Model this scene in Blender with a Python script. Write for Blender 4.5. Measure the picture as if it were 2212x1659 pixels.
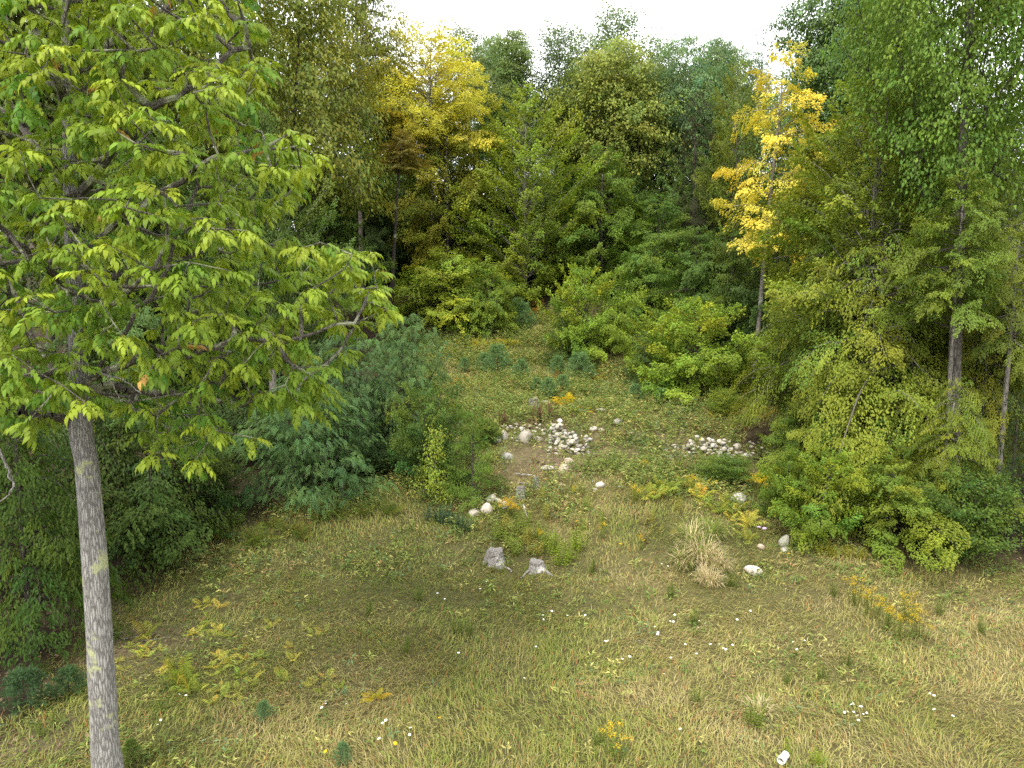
import bpy, math, random
import numpy as np
from mathutils import Matrix, Vector

for o in list(bpy.data.objects):
    bpy.data.objects.remove(o)
S = bpy.context.scene
COL = S.collection
R = math.radians

# ------------------------------------------------------------------ camera, sky, sun, exposure
PITCH = R(7.0)
CAM = np.array([0.0, 0.0, 7.0])
FPX, W2, H2 = 1515.0, 1106.0, 829.5          # focal length and centre for a 2212 x 1659 frame
cd = bpy.data.cameras.new('camera')
cd.sensor_width = 36.0
cd.lens = 36.0 * FPX / 2212.0
cd.clip_start, cd.clip_end = 0.1, 3000
cam = bpy.data.objects.new('camera', cd)
COL.objects.link(cam)
cam.location = CAM
cam.rotation_euler = (math.pi / 2 - PITCH, 0, 0)
S.camera = cam

SUN_EL, SUN_AZ = R(54), R(-150)              # azimuth measured from +Y towards +X; the sun stands behind left
w = bpy.data.worlds.new('World')
S.world = w
w.use_nodes = True
nt = w.node_tree
nt.nodes.clear()
sky = nt.nodes.new('ShaderNodeTexSky')
sky.sky_type = 'NISHITA'
sky.sun_disc = False
sky.sun_elevation = SUN_EL
sky.sun_rotation = SUN_AZ
sky.dust_density = 3.0
mixs = nt.nodes.new('ShaderNodeMix')
mixs.data_type = 'RGBA'
mixs.inputs[0].default_value = 0.86
mixs.inputs[7].default_value = (9.6, 9.8, 10.0, 1)      # an even, closed cloud deck
bg = nt.nodes.new('ShaderNodeBackground')
bg.inputs[1].default_value = 0.125
wo = nt.nodes.new('ShaderNodeOutputWorld')
nt.links.new(sky.outputs[0], mixs.inputs[6])
nt.links.new(mixs.outputs[2], bg.inputs[0])
nt.links.new(bg.outputs[0], wo.inputs[0])

sl = bpy.data.lights.new('sun', 'SUN')
sl.energy = 1.5
sl.angle = R(13)
sl.color = (1.0, 0.95, 0.86)
so = bpy.data.objects.new('sun', sl)
COL.objects.link(so)
sd = Vector((math.sin(SUN_AZ) * math.cos(SUN_EL), math.cos(SUN_AZ) * math.cos(SUN_EL), math.sin(SUN_EL)))
so.rotation_euler = sd.to_track_quat('Z', 'Y').to_euler()
so.location = (0, 0, 60)
S.view_settings.view_transform = 'Standard'
S.view_settings.look = 'None'
S.view_settings.gamma = 1
S.view_settings.exposure = 1.38
S.view_settings.use_curve_mapping = False
S.render.engine = 'CYCLES'
S.cycles.max_bounces = 6
S.cycles.diffuse_bounces = 3
S.cycles.glossy_bounces = 2
S.cycles.transmission_bounces = 4
S.cycles.use_denoising = False
S.cycles.caustics_reflective = False
S.cycles.caustics_refractive = False

# ------------------------------------------------------------------ numeric helpers
def vn(x, y, s=0.0):
    x = np.asarray(x, float); y = np.asarray(y, float)
    i = np.floor(x); j = np.floor(y); fx = x - i; fy = y - j
    fx = fx * fx * (3 - 2 * fx); fy = fy * fy * (3 - 2 * fy)
    def h(a, b):
        v = np.sin(a * 127.1 + b * 311.7 + s * 74.7) * 43758.5453
        return v - np.floor(v)
    return (h(i, j) * (1 - fx) + h(i + 1, j) * fx) * (1 - fy) + (h(i, j + 1) * (1 - fx) + h(i + 1, j + 1) * fx) * fy

def fbm(x, y, s=0.0):
    return 0.55 * vn(x, y, s) + 0.3 * vn(x * 2.1 + 5, y * 2.1, s + 1) + 0.15 * vn(x * 4.3, y * 4.3 + 9, s + 2)

PY = [-60, 0, 15, 17, 20, 24, 25.5, 27, 31, 37, 43, 46, 52, 60, 80, 120, 250, 900]
PZ = [-.4, 0, 0, .15, .8, 1.43, 1.9, 2.3, 2.4, 2.95, 4.3, 5.0, 7.1, 9, 12, 17, 30, 60]
def hz(x, y):
    x = np.asarray(x, float); y = np.asarray(y, float)
    z = (np.interp(y, PY, PZ) * 2 + np.interp(y - .7, PY, PZ) + np.interp(y + .7, PY, PZ)) / 4
    k = 1 + 0.25 * np.clip((x - 8) / 12, -.6, 1) * np.clip((y - 18) / 20, 0, 1) * 0
    return z * k + 0.22 * (fbm(x / 6, y / 6, 3) - .5) + 0.10 * (fbm(x / 1.3, y / 1.3, 7) - .5)

cp, sp = math.cos(PITCH), math.sin(PITCH)
def ray(px, py):
    xc = (px - W2) / FPX; yc = -(py - H2) / FPX
    return np.array([xc, cp + yc * sp, -sp + yc * cp])
def at(px, py, d):
    r = ray(px, py)
    return CAM + r * (d / r[1])
def ground(px, py):
    r = ray(px, py)
    lo = 3.0
    for t in np.arange(5, 160, 0.25):
        p = CAM + r * t
        if p[2] < hz(p[0], p[1]):
            a, b = t - .25, t
            for _ in range(12):
                m = (a + b) / 2
                q = CAM + r * m
                if q[2] < hz(q[0], q[1]): b = m
                else: a = m
            q = CAM + r * b
            return np.array([q[0], q[1], float(hz(q[0], q[1]))])
    p = CAM + r * 60
    return np.array([p[0], p[1], float(hz(p[0], p[1]))])
def pix(p):
    v = np.asarray(p) - CAM
    z = v[..., 1] * cp - v[..., 2] * sp
    yc = (v[..., 1] * sp + v[..., 2] * cp) / z
    return W2 + FPX * v[..., 0] / z, H2 - FPX * yc, z

def nrm(a):
    return a / np.maximum(np.linalg.norm(a, axis=-1, keepdims=True), 1e-9)

# ------------------------------------------------------------------ object helpers
def mesh_arr(name, V, F, mat, col=None, smooth=False):
    """V (n,3); F (m,3|4) or list of such arrays; col (n,3) per vertex."""
    me = bpy.data.meshes.new(name)
    Fs = F if isinstance(F, list) else [F]
    Fs = [np.asarray(f, np.int32) for f in Fs if len(f)]
    V = np.asarray(V, np.float32)
    me.vertices.add(len(V))
    me.vertices.foreach_set('co', V.ravel())
    idx = np.concatenate([f.ravel() for f in Fs])
    tot = np.concatenate([np.full(len(f), f.shape[1], np.int32) for f in Fs])
    st = np.concatenate([[0], np.cumsum(tot)[:-1]]).astype(np.int32)
    me.loops.add(len(idx))
    me.loops.foreach_set('vertex_index', idx)
    me.polygons.add(len(tot))
    me.polygons.foreach_set('loop_start', st)
    me.polygons.foreach_set('use_smooth', np.full(len(tot), smooth, bool))
    me.update(calc_edges=True)
    if col is not None:
        a = me.color_attributes.new('Col', 'FLOAT_COLOR', 'POINT')
        c = np.ones((len(V), 4), np.float32); c[:, :3] = col
        a.data.foreach_set('color', c.ravel())
    me.materials.append(mat)
    return me

def link(name, me, parent=None, loc=(0, 0, 0), rot=(0, 0, 0), scale=(1, 1, 1), color=None):
    o = bpy.data.objects.new(name, me)
    COL.objects.link(o)
    o.location = [float(v) for v in loc]; o.rotation_euler = rot; o.scale = scale
    if parent: o.parent = parent
    if color is not None: o.color = (*color, 1)
    return o

def tag(o, label, cat, group=None, kind=None):
    if label: o['label'] = label
    if cat: o['category'] = cat
    if group: o['group'] = group
    if kind: o['kind'] = kind
    return o

def root(name, loc, label, cat, group=None, rz=0.0):
    o = bpy.data.objects.new(name, None)
    COL.objects.link(o)
    o.empty_display_size = .2
    o.location = [float(v) for v in loc]; o.rotation_euler = (0, 0, rz)
    return tag(o, label, cat, group)

class Geo:
    def __init__(s): s.V = []; s.T = []; s.Q = []; s.C = []; s.n = 0
    def add(s, V, T=None, Q=None, C=None):
        V = np.asarray(V, float)
        s.V.append(V)
        if T is not None: s.T.append(np.asarray(T) + s.n)
        if Q is not None: s.Q.append(np.asarray(Q) + s.n)
        s.C.append(np.ones((len(V), 3)) if C is None else np.broadcast_to(C, (len(V), 3)))
        s.n += len(V)
    def mesh(s, name, mat, smooth=False):
        F = []
        if s.T: F.append(np.concatenate(s.T))
        if s.Q: F.append(np.concatenate(s.Q))
        return mesh_arr(name, np.concatenate(s.V), F, mat, np.concatenate(s.C), smooth)

def kites(B, D, N, L, Wd, C, fold=0.18, droop=0.12):
    n = len(B)
    D = nrm(D); Sd = nrm(np.cross(N, D)); N = nrm(np.cross(D, Sd))
    L = np.broadcast_to(np.asarray(L, float), (n,))[:, None]; Wd = np.broadcast_to(np.asarray(Wd, float), (n,))[:, None]
    m = B + D * L * .42 + N * Wd * fold
    V = np.stack([B, m + Sd * Wd * .5, B + D * L - N * L * droop, m - Sd * Wd * .5], 1).reshape(-1, 3)
    k = np.arange(n)[:, None] * 4
    T = np.concatenate([k + [0, 1, 2], k + [0, 2, 3]], 0)
    return V, T, np.repeat(C, 4, 0)

def leaf6(B, D, N, L, Wd, C, bend=.35):
    """longer leaf with a bend, four triangles"""
    n = len(B)
    D = nrm(D); Sd = nrm(np.cross(N, D)); N = nrm(np.cross(D, Sd))
    L = np.broadcast_to(np.asarray(L, float), (n,))[:, None]; Wd = np.broadcast_to(np.asarray(Wd, float), (n,))[:, None]
    a = B + D * L * .3 - N * L * bend * .05
    b = B + D * L * .68 - N * L * bend * .38
    t = B + D * L * .96 - N * L * bend * .95
    V = np.stack([B, a + Sd * Wd * .48 + N * Wd * .12, a - Sd * Wd * .48 + N * Wd * .12, b + Sd * Wd * .38 + N * Wd * .1, b - Sd * Wd * .38 + N * Wd * .1, t], 1).reshape(-1, 3)
    k = np.arange(n)[:, None] * 6
    T = np.concatenate([k + [0, 1, 2], k + [1, 3, 4], k + [1, 4, 2], k + [3, 5, 4]], 0)
    return V, T, np.repeat(C, 6, 0)

def segs(P0, P1, r0, r1, k=4):
    """separate tapered prisms between point pairs"""
    n = len(P0)
    D = nrm(P1 - P0)
    ref = np.where(np.abs(D[:, 2:3]) > .9, np.array([[1., 0, 0]]), np.array([[0, 0, 1.]]))
    A = nrm(np.cross(D, ref)); Bv = np.cross(D, A)
    ang = np.arange(k) / k * 2 * np.pi
    ca, sa = np.cos(ang)[None, :, None], np.sin(ang)[None, :, None]
    off = A[:, None] * ca + Bv[:, None] * sa
    V = np.concatenate([P0[:, None] + off * r0[:, None, None], P1[:, None] + off * r1[:, None, None]], 1).reshape(-1, 3)
    b = np.arange(n)[:, None, None] * 2 * k
    i = np.arange(k); j = (i + 1) % k
    Q = (b + np.stack([i, j, j + k, i + k], 1)[None]).reshape(-1, 4)
    return V, Q

def tube(P, rad, k=12, rng=None, wob=0.0, cap=True):
    """one continuous tube along points P with radii rad"""
    P = np.asarray(P, float); rad = np.asarray(rad, float)
    n = len(P)
    T = nrm(np.gradient(P, axis=0))
    A = nrm(np.cross(T, np.array([0.13, 1.0, 0.21]))); Bv = np.cross(T, A)
    ang = np.arange(k) / k * 2 * np.pi
    rr = np.broadcast_to(rad[:, None], (n, k)).copy()
    if rng is not None and wob:
        aa = np.cos(ang)[None] * 1.7 + 10; bb = np.sin(ang)[None] * 1.7 + np.arange(n)[:, None] * .45
        rr *= 1 + wob * (vn(aa + 0 * bb, bb, rng.random() * 50) - .5) * 2
    V = (P[:, None] + (A[:, None] * np.cos(ang)[None, :, None] + Bv[:, None] * np.sin(ang)[None, :, None]) * rr[:, :, None]).reshape(-1, 3)
    i = np.arange(k); j = (i + 1) % k
    Q = (np.arange(n - 1)[:, None, None] * k + np.stack([i, j, j + k, i + k], 1)[None]).reshape(-1, 4)
    Tt = None
    if cap:
        V = np.concatenate([V, P[:1], P[-1:]])
        c0, c1 = n * k, n * k + 1
        Tt = np.concatenate([np.stack([j, i, np.full(k, c0)], 1), np.stack([i + (n - 1) * k, j + (n - 1) * k, np.full(k, c1)], 1)])
    return V, Tt, Q

# ------------------------------------------------------------------ materials
def newmat(name):
    m = bpy.data.materials.new(name)
    m.use_nodes = True
    t = m.node_tree
    t.nodes.clear()
    out = t.nodes.new('ShaderNodeOutputMaterial')
    return m, t, out
def N(t, typ, **kw):
    n = t.nodes.new(typ)
    for k, v in kw.items(): setattr(n, k, v)
    return n
def mixc(t, a, b, fac, mode='MIX'):
    n = N(t, 'ShaderNodeMix', data_type='RGBA', blend_type=mode)
    for s, v in ((n.inputs[0], fac), (n.inputs[6], a), (n.inputs[7], b)):
        if hasattr(v, 'is_linked') or hasattr(v, 'links'): t.links.new(v, s)
        else: s.default_value = v if not isinstance(v, tuple) or len(v) == 4 else (*v, 1)
    return n.outputs[2]
def ramp(t, src, stops):
    n = N(t, 'ShaderNodeValToRGB')
    e = n.color_ramp.elements
    while len(e) < len(stops): e.new(.5)
    for k, (p, c) in enumerate(stops):
        e[k].position = p; e[k].color = (*c, 1) if len(c) == 3 else c
    t.links.new(src, n.inputs[0])
    return n.outputs[0]
def noise(t, scale, vec=None, detail=4, rough=.6):
    n = N(t, 'ShaderNodeTexNoise')
    n.inputs['Scale'].default_value = scale; n.inputs['Detail'].default_value = detail; n.inputs['Roughness'].default_value = rough
    if vec is not None: t.links.new(vec, n.inputs['Vector'])
    return n

def leaf_material(name, trans=.35, spec=.3, rough=.5, hue=(1, 1, 1)):
    m, t, out = newmat(name)
    oi = N(t, 'ShaderNodeObjectInfo')
    at_ = N(t, 'ShaderNodeAttribute', attribute_name='Col')
    c = mixc(t, oi.outputs['Color'], at_.outputs['Color'], 1.0, 'MULTIPLY')
    c = mixc(t, c, (*hue, 1), 1.0, 'MULTIPLY')
    p = N(t, 'ShaderNodeBsdfPrincipled')
    t.links.new(c, p.inputs['Base Color'])
    p.inputs['Roughness'].default_value = rough
    p.inputs['Specular IOR Level'].default_value = spec
    tr = N(t, 'ShaderNodeBsdfTranslucent')
    c2 = mixc(t, c, (1.35, 1.3, .7, 1), 1.0, 'MULTIPLY')
    t.links.new(c2, tr.inputs['Color'])
    mx = N(t, 'ShaderNodeMixShader')
    mx.inputs[0].default_value = trans
    t.links.new(p.outputs[0], mx.inputs[1]); t.links.new(tr.outputs[0], mx.inputs[2])
    t.links.new(mx.outputs[0], out.inputs[0])
    return m
MARKS = [(1692, 1634, 'the white pipe'), (1500, 1240, 'the tall pale grass clump'), (1158, 1232, 'the grey stump'), (250, 1600, 'the grey trunk'), (741, 1640, 'the bottom pine seedling'),
         (571, 1540, 'the tiny lower left pine'), (1330, 1620, 'the bottom goldenrod'), (1935, 1345, 'the goldenrod drift'), (1693, 1173, 'the standing stone'), (810, 1500, 'the single yellow fern'),
         (480, 1430, 'the yellow meadow ferns'), (1630, 1235, 'the rounded white boulder'), (1072, 1200, 'the bleached stump'), (1230, 940, 'the left heap'), (1530, 970, 'the right heap'),
         (1625, 1560, 'the leafy weed above the pipe'), (660, 1130, 'the dark locusts'), (1600, 1090, 'the grey fern boulder'), (1220, 870, 'the large yellow fern'), (1298, 1050, 'the pale double stone'), (1183, 1015, 'the flat white boulder')]
def near(px, py):
    return min(MARKS, key=lambda m: (m[0] - px) ** 2 + (m[1] - py) ** 2)[2]

M_LEAF = leaf_material('leaf', .34, .16, .5, (.99, 1.03, 1.05))
M_GRASS = leaf_material('grass_blade', .25, .06, .7)
M_NEEDLE = leaf_material('needle', .3, .1, .6)

def bark_material(name, dark, light, lichen, lich_amt=.5, sc=1.0, spec=.2):
    m, t, out = newmat(name)
    tc = N(t, 'ShaderNodeTexCoord')
    mp = N(t, 'ShaderNodeMapping')
    mp.inputs['Scale'].default_value = (36 * sc, 36 * sc, 4.6 * sc)
    t.links.new(tc.outputs['Object'], mp.inputs['Vector'])
    dn = noise(t, 1.2, mp.outputs[0], 3)
    add = N(t, 'ShaderNodeVectorMath', operation='MULTIPLY_ADD')
    t.links.new(dn.outputs['Color'], add.inputs[0]); add.inputs[1].default_value = (1.2, 1.2, 1.2)
    t.links.new(mp.outputs[0], add.inputs[2])
    vo = N(t, 'ShaderNodeTexVoronoi', feature='DISTANCE_TO_EDGE')
    vo.inputs['Scale'].default_value = 1.0
    t.links.new(add.outputs[0], vo.inputs['Vector'])
    fine = noise(t, 60 * sc, tc.outputs['Object'], 5, .7)
    c = ramp(t, vo.outputs['Distance'], [(0.02, dark), (.22, light), (.6, tuple(min(1, v * 1.25) for v in light))])
    c = mixc(t, c, ramp(t, fine.outputs[0], [(.3, (.55, .53, .5)), (.7, (1.15, 1.15, 1.15))]), .8, 'MULTIPLY')
    ln = noise(t, 2.6 * sc, tc.outputs['Object'], 5, .65)
    lf = ramp(t, ln.outputs[0], [(.60 - .1 * lich_amt, (0, 0, 0)), (.66 - .1 * lich_amt, (1, 1, 1))])
    c = mixc(t, c, lichen, lf)
    p = N(t, 'ShaderNodeBsdfPrincipled')
    t.links.new(c, p.inputs['Base Color'])
    p.inputs['Roughness'].default_value = .9
    p.inputs['Specular IOR Level'].default_value = spec
    b = N(t, 'ShaderNodeBump')
    b.inputs['Strength'].default_value = .9; b.inputs['Distance'].default_value = .025
    h = N(t, 'ShaderNodeMath', operation='MULTIPLY_ADD')
    t.links.new(fine.outputs[0], h.inputs[0]); h.inputs[1].default_value = .15
    t.links.new(vo.outputs['Distance'], h.inputs[2])
    t.links.new(h.outputs[0], b.inputs['Height'])
    t.links.new(b.outputs[0], p.inputs['Normal'])
    t.links.new(p.outputs[0], out.inputs[0])
    return m
M_ASHBARK = bark_material('ash_bark', (.13, .12, .108), (.36, .345, .32), (.36, .37, .2), .35)
M_LIMB = bark_material('lichened_limb', (.06, .05, .04), (.20, .18, .155), (.30, .31, .2), .8, 1.4)
M_TWIG = bark_material('dark_twig_bark', (.03, .025, .02), (.10, .085, .07), (.2, .2, .15), .1, 1.6)
M_BARK = bark_material('forest_bark', (.05, .042, .035), (.17, .15, .125), (.2, .2, .15), .2, .8)
M_PALEBARK = bark_material('pale_bark', (.12, .105, .09), (.30, .27, .24), (.3, .3, .25), .2, .8)
M_DARKBARK = bark_material('dark_bark', (.02, .015, .012), (.07, .055, .045), (.2, .2, .16), .15, .8)
M_DEAD = bark_material('weathered_wood', (.12, .105, .09), (.40, .375, .345), (.5, .47, .43), .5, 1.3)

def stone_material(name, a, b, spots=.5):
    m, t, out = newmat(name)
    tc = N(t, 'ShaderNodeTexCoord'); oi = N(t, 'ShaderNodeObjectInfo')
    ad = N(t, 'ShaderNodeVectorMath', operation='ADD')
    t.links.new(tc.outputs['Object'], ad.inputs[0])
    cm = N(t, 'ShaderNodeCombineXYZ')
    ml = N(t, 'ShaderNodeMath', operation='MULTIPLY'); ml.inputs[1].default_value = 40
    t.links.new(oi.outputs['Random'], ml.inputs[0]); t.links.new(ml.outputs[0], cm.inputs[0])
    t.links.new(cm.outputs[0], ad.inputs[1])
    n1 = noise(t, 3.5, ad.outputs[0], 5, .65); n2 = noise(t, 45, ad.outputs[0], 4, .7)
    c = ramp(t, n1.outputs[0], [(.3, a), (.7, b)])
    c = mixc(t, c, ramp(t, n2.outputs[0], [(.35, (.6, .58, .55)), (.62, (1.08, 1.08, 1.08))]), .7, 'MULTIPLY')
    c = mixc(t, c, ramp(t, oi.outputs['Random'], [(0, (.72, .70, .66)), (.5, (1, .97, .93)), (1, (1.1, 1.08, 1.05))]), 1.0, 'MULTIPLY')
    c = mixc(t, c, oi.outputs['Color'], 1.0, 'MULTIPLY')
    p = N(t, 'ShaderNodeBsdfPrincipled')
    t.links.new(c, p.inputs['Base Color']); p.inputs['Roughness'].default_value = .85
    p.inputs['Specular IOR Level'].default_value = .25
    bm = N(t, 'ShaderNodeBump'); bm.inputs['Strength'].default_value = .5; bm.inputs['Distance'].default_value = .02
    t.links.new(n2.outputs[0], bm.inputs['Height']); t.links.new(bm.outputs[0], p.inputs['Normal'])
    t.links.new(p.outputs[0], out.inputs[0])
    return m
M_STONE = stone_material('pale_granite', (.36, .345, .32), (.62, .60, .57))

def plain(name, c, rough=.5, spec=.4, var=.15):
    m, t, out = newmat(name)
    tc = N(t, 'ShaderNodeTexCoord')
    n1 = noise(t, 9, tc.outputs['Object'], 4)
    cc = mixc(t, tuple(c), ramp(t, n1.outputs[0], [(.3, (1 - var,) * 3), (.7, (1 + var * .4,) * 3)]), 1.0, 'MULTIPLY')
    p = N(t, 'ShaderNodeBsdfPrincipled')
    t.links.new(cc, p.inputs['Base Color'])
    p.inputs['Roughness'].default_value = rough; p.inputs['Specular IOR Level'].default_value = spec
    t.links.new(p.outputs[0], out.inputs[0])
    return m
M_PIPE = plain('white_plastic', (.78, .78, .76), .35, .5, .1)
M_PIPEIN = plain('greyer_plastic', (.45, .43, .4), .7)
M_STALK = plain('dead_stalk', (.10, .055, .03), .9, .1, .4)

def ground_material():
    m, t, out = newmat('meadow_soil')
    g = N(t, 'ShaderNodeNewGeometry')
    at_ = N(t, 'ShaderNodeAttribute', attribute_name='Col')
    n1 = noise(t, 5, g.outputs['Position'], 6, .7); n2 = noise(t, 38, g.outputs['Position'], 4, .75)
    c = mixc(t, at_.outputs['Color'], ramp(t, n1.outputs[0], [(.3, (.6, .6, .6)), (.7, (1.3, 1.3, 1.25))]), 1.0, 'MULTIPLY')
    c = mixc(t, c, ramp(t, n2.outputs[0], [(.35, (.5, .5, .5)), (.65, (1.35, 1.33, 1.3))]), 1.0, 'MULTIPLY')
    p = N(t, 'ShaderNodeBsdfPrincipled')
    t.links.new(c, p.inputs['Base Color']); p.inputs['Roughness'].default_value = .95
    p.inputs['Specular IOR Level'].default_value = .1
    b = N(t, 'ShaderNodeBump'); b.inputs['Strength'].default_value = .8; b.inputs['Distance'].default_value = .04
    t.links.new(n2.outputs[0], b.inputs['Height']); t.links.new(b.outputs[0], p.inputs['Normal'])
    t.links.new(p.outputs[0], out.inputs[0])
    return m
M_GROUND = ground_material()

# ------------------------------------------------------------------ where what grows (plan view)
def lerp(a, b, f): return a + (b - a) * np.clip(f, 0, 1)[..., None]
def sst(e0, e1, v):
    t = np.clip((v - e0) / (e1 - e0), 0, 1); return t * t * (3 - 2 * t)
LEFT_EDGE = [(8, -7.6), (11, -8.6), (14, -9.2), (17, -9.2), (20, -7.2), (23, -2.4), (27, -2.2), (33, -4.5), (45, -8), (60, -9)]
RIGHT_EDGE = [(8, 14), (14, 14), (17, 13), (19, 8.2), (22, 7.4), (26, 9), (30, 11), (36, 12), (48, 6), (60, 5)]
def open_mask(x, y):
    """1 in the open meadow, 0 on the forest floor"""
    l = np.interp(y, [p[0] for p in LEFT_EDGE], [p[1] for p in LEFT_EDGE])
    r = np.interp(y, [p[0] for p in RIGHT_EDGE], [p[1] for p in RIGHT_EDGE])
    wob = 1.6 * (vn(x / 1.5, y / 1.5, 4) - .5)
    return sst(-.8, .6, x - l + wob) * sst(-.8, .6, r - x + wob) * (1 - sst(47, 52, y))
def dryness(x, y):
    """0 lush green .. 1 straw"""
    d = fbm(x / 3.2, y / 3.2, 11) * .9 + .5 * vn(x / .9, y / .9, 12) - .28
    d += .22 * sst(-1, 9, x) - .12 * sst(4, 9, -x) + .12 * sst(13, 9, y)
    d += .25 * np.exp(-((x - 1.5) ** 2 / 9 + (y - 27.5) ** 2 / 4))
    return np.clip(d, 0, 1)
BARE = [(ground(a, b), rx, ry, v) for a, b, rx, ry, v in ((340, 1370, .8, .7, .8), (270, 1400, .6, .6, .8), (80, 1600, .6, .6, .8), (420, 1395, .5, .5, .7),
    (1180, 1005, 1.5, .9, .85), (1150, 985, 1.2, .7, .8), (1165, 908, 1.8, 1.1, 1.0), (1380, 932, 1.4, .4, .8), (1450, 945, 1.3, .4, .7), (1530, 975, 1.9, .8, 1.0), (1590, 985, 1.2, .7, .9), (1225, 955, 1.3, 1.2, 1.0), (1330, 925, .8, .3, .7), (1660, 880, 1.4, 1.0, .8), (1570, 895, 1.0, .6, .6), (1140, 1200, 1.0, .4, .7))]
def litter(x, y):
    v = 0
    for p, rx, ry, k in BARE:
        v = v + k * np.exp(-((x - p[0]) / rx) ** 2 - ((y - p[1]) / ry) ** 2)
    return np.clip(v * (.55 + .9 * vn(x / .5, y / .5, 77)), 0, 1)

# ------------------------------------------------------------------ ground
def make_ground():
    u = np.linspace(-1, 1, 190); xs = np.sinh(u * 5.2) / np.sinh(5.2) * 700
    v = np.linspace(0, 1, 230); ys = -60 + 10 * 0 + (v * 95) + np.maximum(0, v - .6) ** 3 * 14000 / 1.1
    X, Y = np.meshgrid(xs, ys)
    Z = hz(X, Y)
    om = open_mask(X, Y); dr = dryness(X, Y); li = litter(X, Y)
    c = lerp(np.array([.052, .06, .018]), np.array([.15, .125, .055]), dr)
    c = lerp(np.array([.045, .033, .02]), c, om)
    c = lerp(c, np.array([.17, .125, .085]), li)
    V = np.stack([X, Y, Z], -1).reshape(-1, 3)
    n, m = X.shape
    i = (np.arange(n - 1)[:, None] * m + np.arange(m - 1)[None]).ravel()
    Q = np.stack([i, i + 1, i + m + 1, i + m], 1)
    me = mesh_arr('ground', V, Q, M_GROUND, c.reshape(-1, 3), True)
    o = link('ground', me)
    tag(o, None, None, kind='structure')
make_ground()

# ------------------------------------------------------------------ tree machinery
UP = np.array([0, 0, 1.0])
def skeleton(axis, targets, rng, step=.6, rise=.35, sag=.0, jit=.06):
    """grow limbs from the axis nodes to every target: nodes, parents, parent links"""
    nA = len(axis)
    cap = nA + sum(1 + int(14) for _ in targets) + 10
    P = np.zeros((cap, 3)); par = np.full(cap, -1)
    P[:nA] = axis; par[1:nA] = np.arange(nA - 1)
    n = nA
    ax2 = axis[:, :2]
    dist = np.min(np.linalg.norm(targets[:, None, :] - axis[None], axis=2), axis=1)
    ends = np.zeros(len(targets), int)
    for ti in np.argsort(dist):
        t = targets[ti]
        d = t - P[:n]
        dl = np.linalg.norm(d, axis=1)
        hd = np.linalg.norm(d[:, :2], axis=1)
        cost = dl + 1.1 * np.maximum(0, rise * hd - d[:, 2])
        k = int(np.argmin(cost))
        L = dl[k]
        m = max(1, min(13, int(L / step)))
        a = P[k]
        c = (a + t) / 2 + UP * L * (.10 - sag) + rng.normal(0, jit, 3) * L
        prev = k
        for q in range(1, m + 1):
            f = q / m
            P[n] = a * (1 - f) ** 2 + 2 * c * f * (1 - f) + t * f * f + (rng.normal(0, jit * .35, 3) * min(1, L) if q < m else 0)
            par[n] = prev; prev = n; n += 1
        ends[ti] = prev
    P = P[:n]; par = par[:n]
    cnt = np.zeros(n); cnt[ends] += 1
    for i in range(n - 1, 0, -1):
        cnt[par[i]] += cnt[i]
    return P, par, cnt, nA, ends

def limb_geo(P, par, cnt, nA, rt, pw=.42, rmax=9, minr=0, k=4):
    r = np.minimum(rt * np.maximum(cnt, 1) ** pw, rmax)
    idx = np.arange(nA, len(P))
    idx = idx[r[idx] >= minr]
    pa = par[idx]
    rp = np.where(pa >= nA, r[pa], np.minimum(r[pa], r[idx] * 1.35))
    return segs(P[pa], P[idx] + (P[idx] - P[pa]) * .06, np.minimum(rp, r[idx] * 1.5), r[idx], k)

PROF = {
    'round': lambda t: np.sqrt(np.clip(1 - (2 * t - .95) ** 2 / 1.05, 0.02, 1)),
    'broad': lambda t: np.clip(1.15 * np.sqrt(np.clip(1 - t, 0, 1)) * (0.55 + .55 * np.clip(t * 3, 0, 1)), .08, 1),
    'cone': lambda t: np.clip(1 - t, 0.03, 1) ** .85,
    'column': lambda t: np.clip(np.sqrt(np.clip(1.02 - t, 0, 1)) * 1.2, .1, 1) * (.75 + .25 * np.sin(t * 9)),
    'dome': lambda t: np.sqrt(np.clip(1 - t * t * .97, 0.02, 1)),
}
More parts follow.
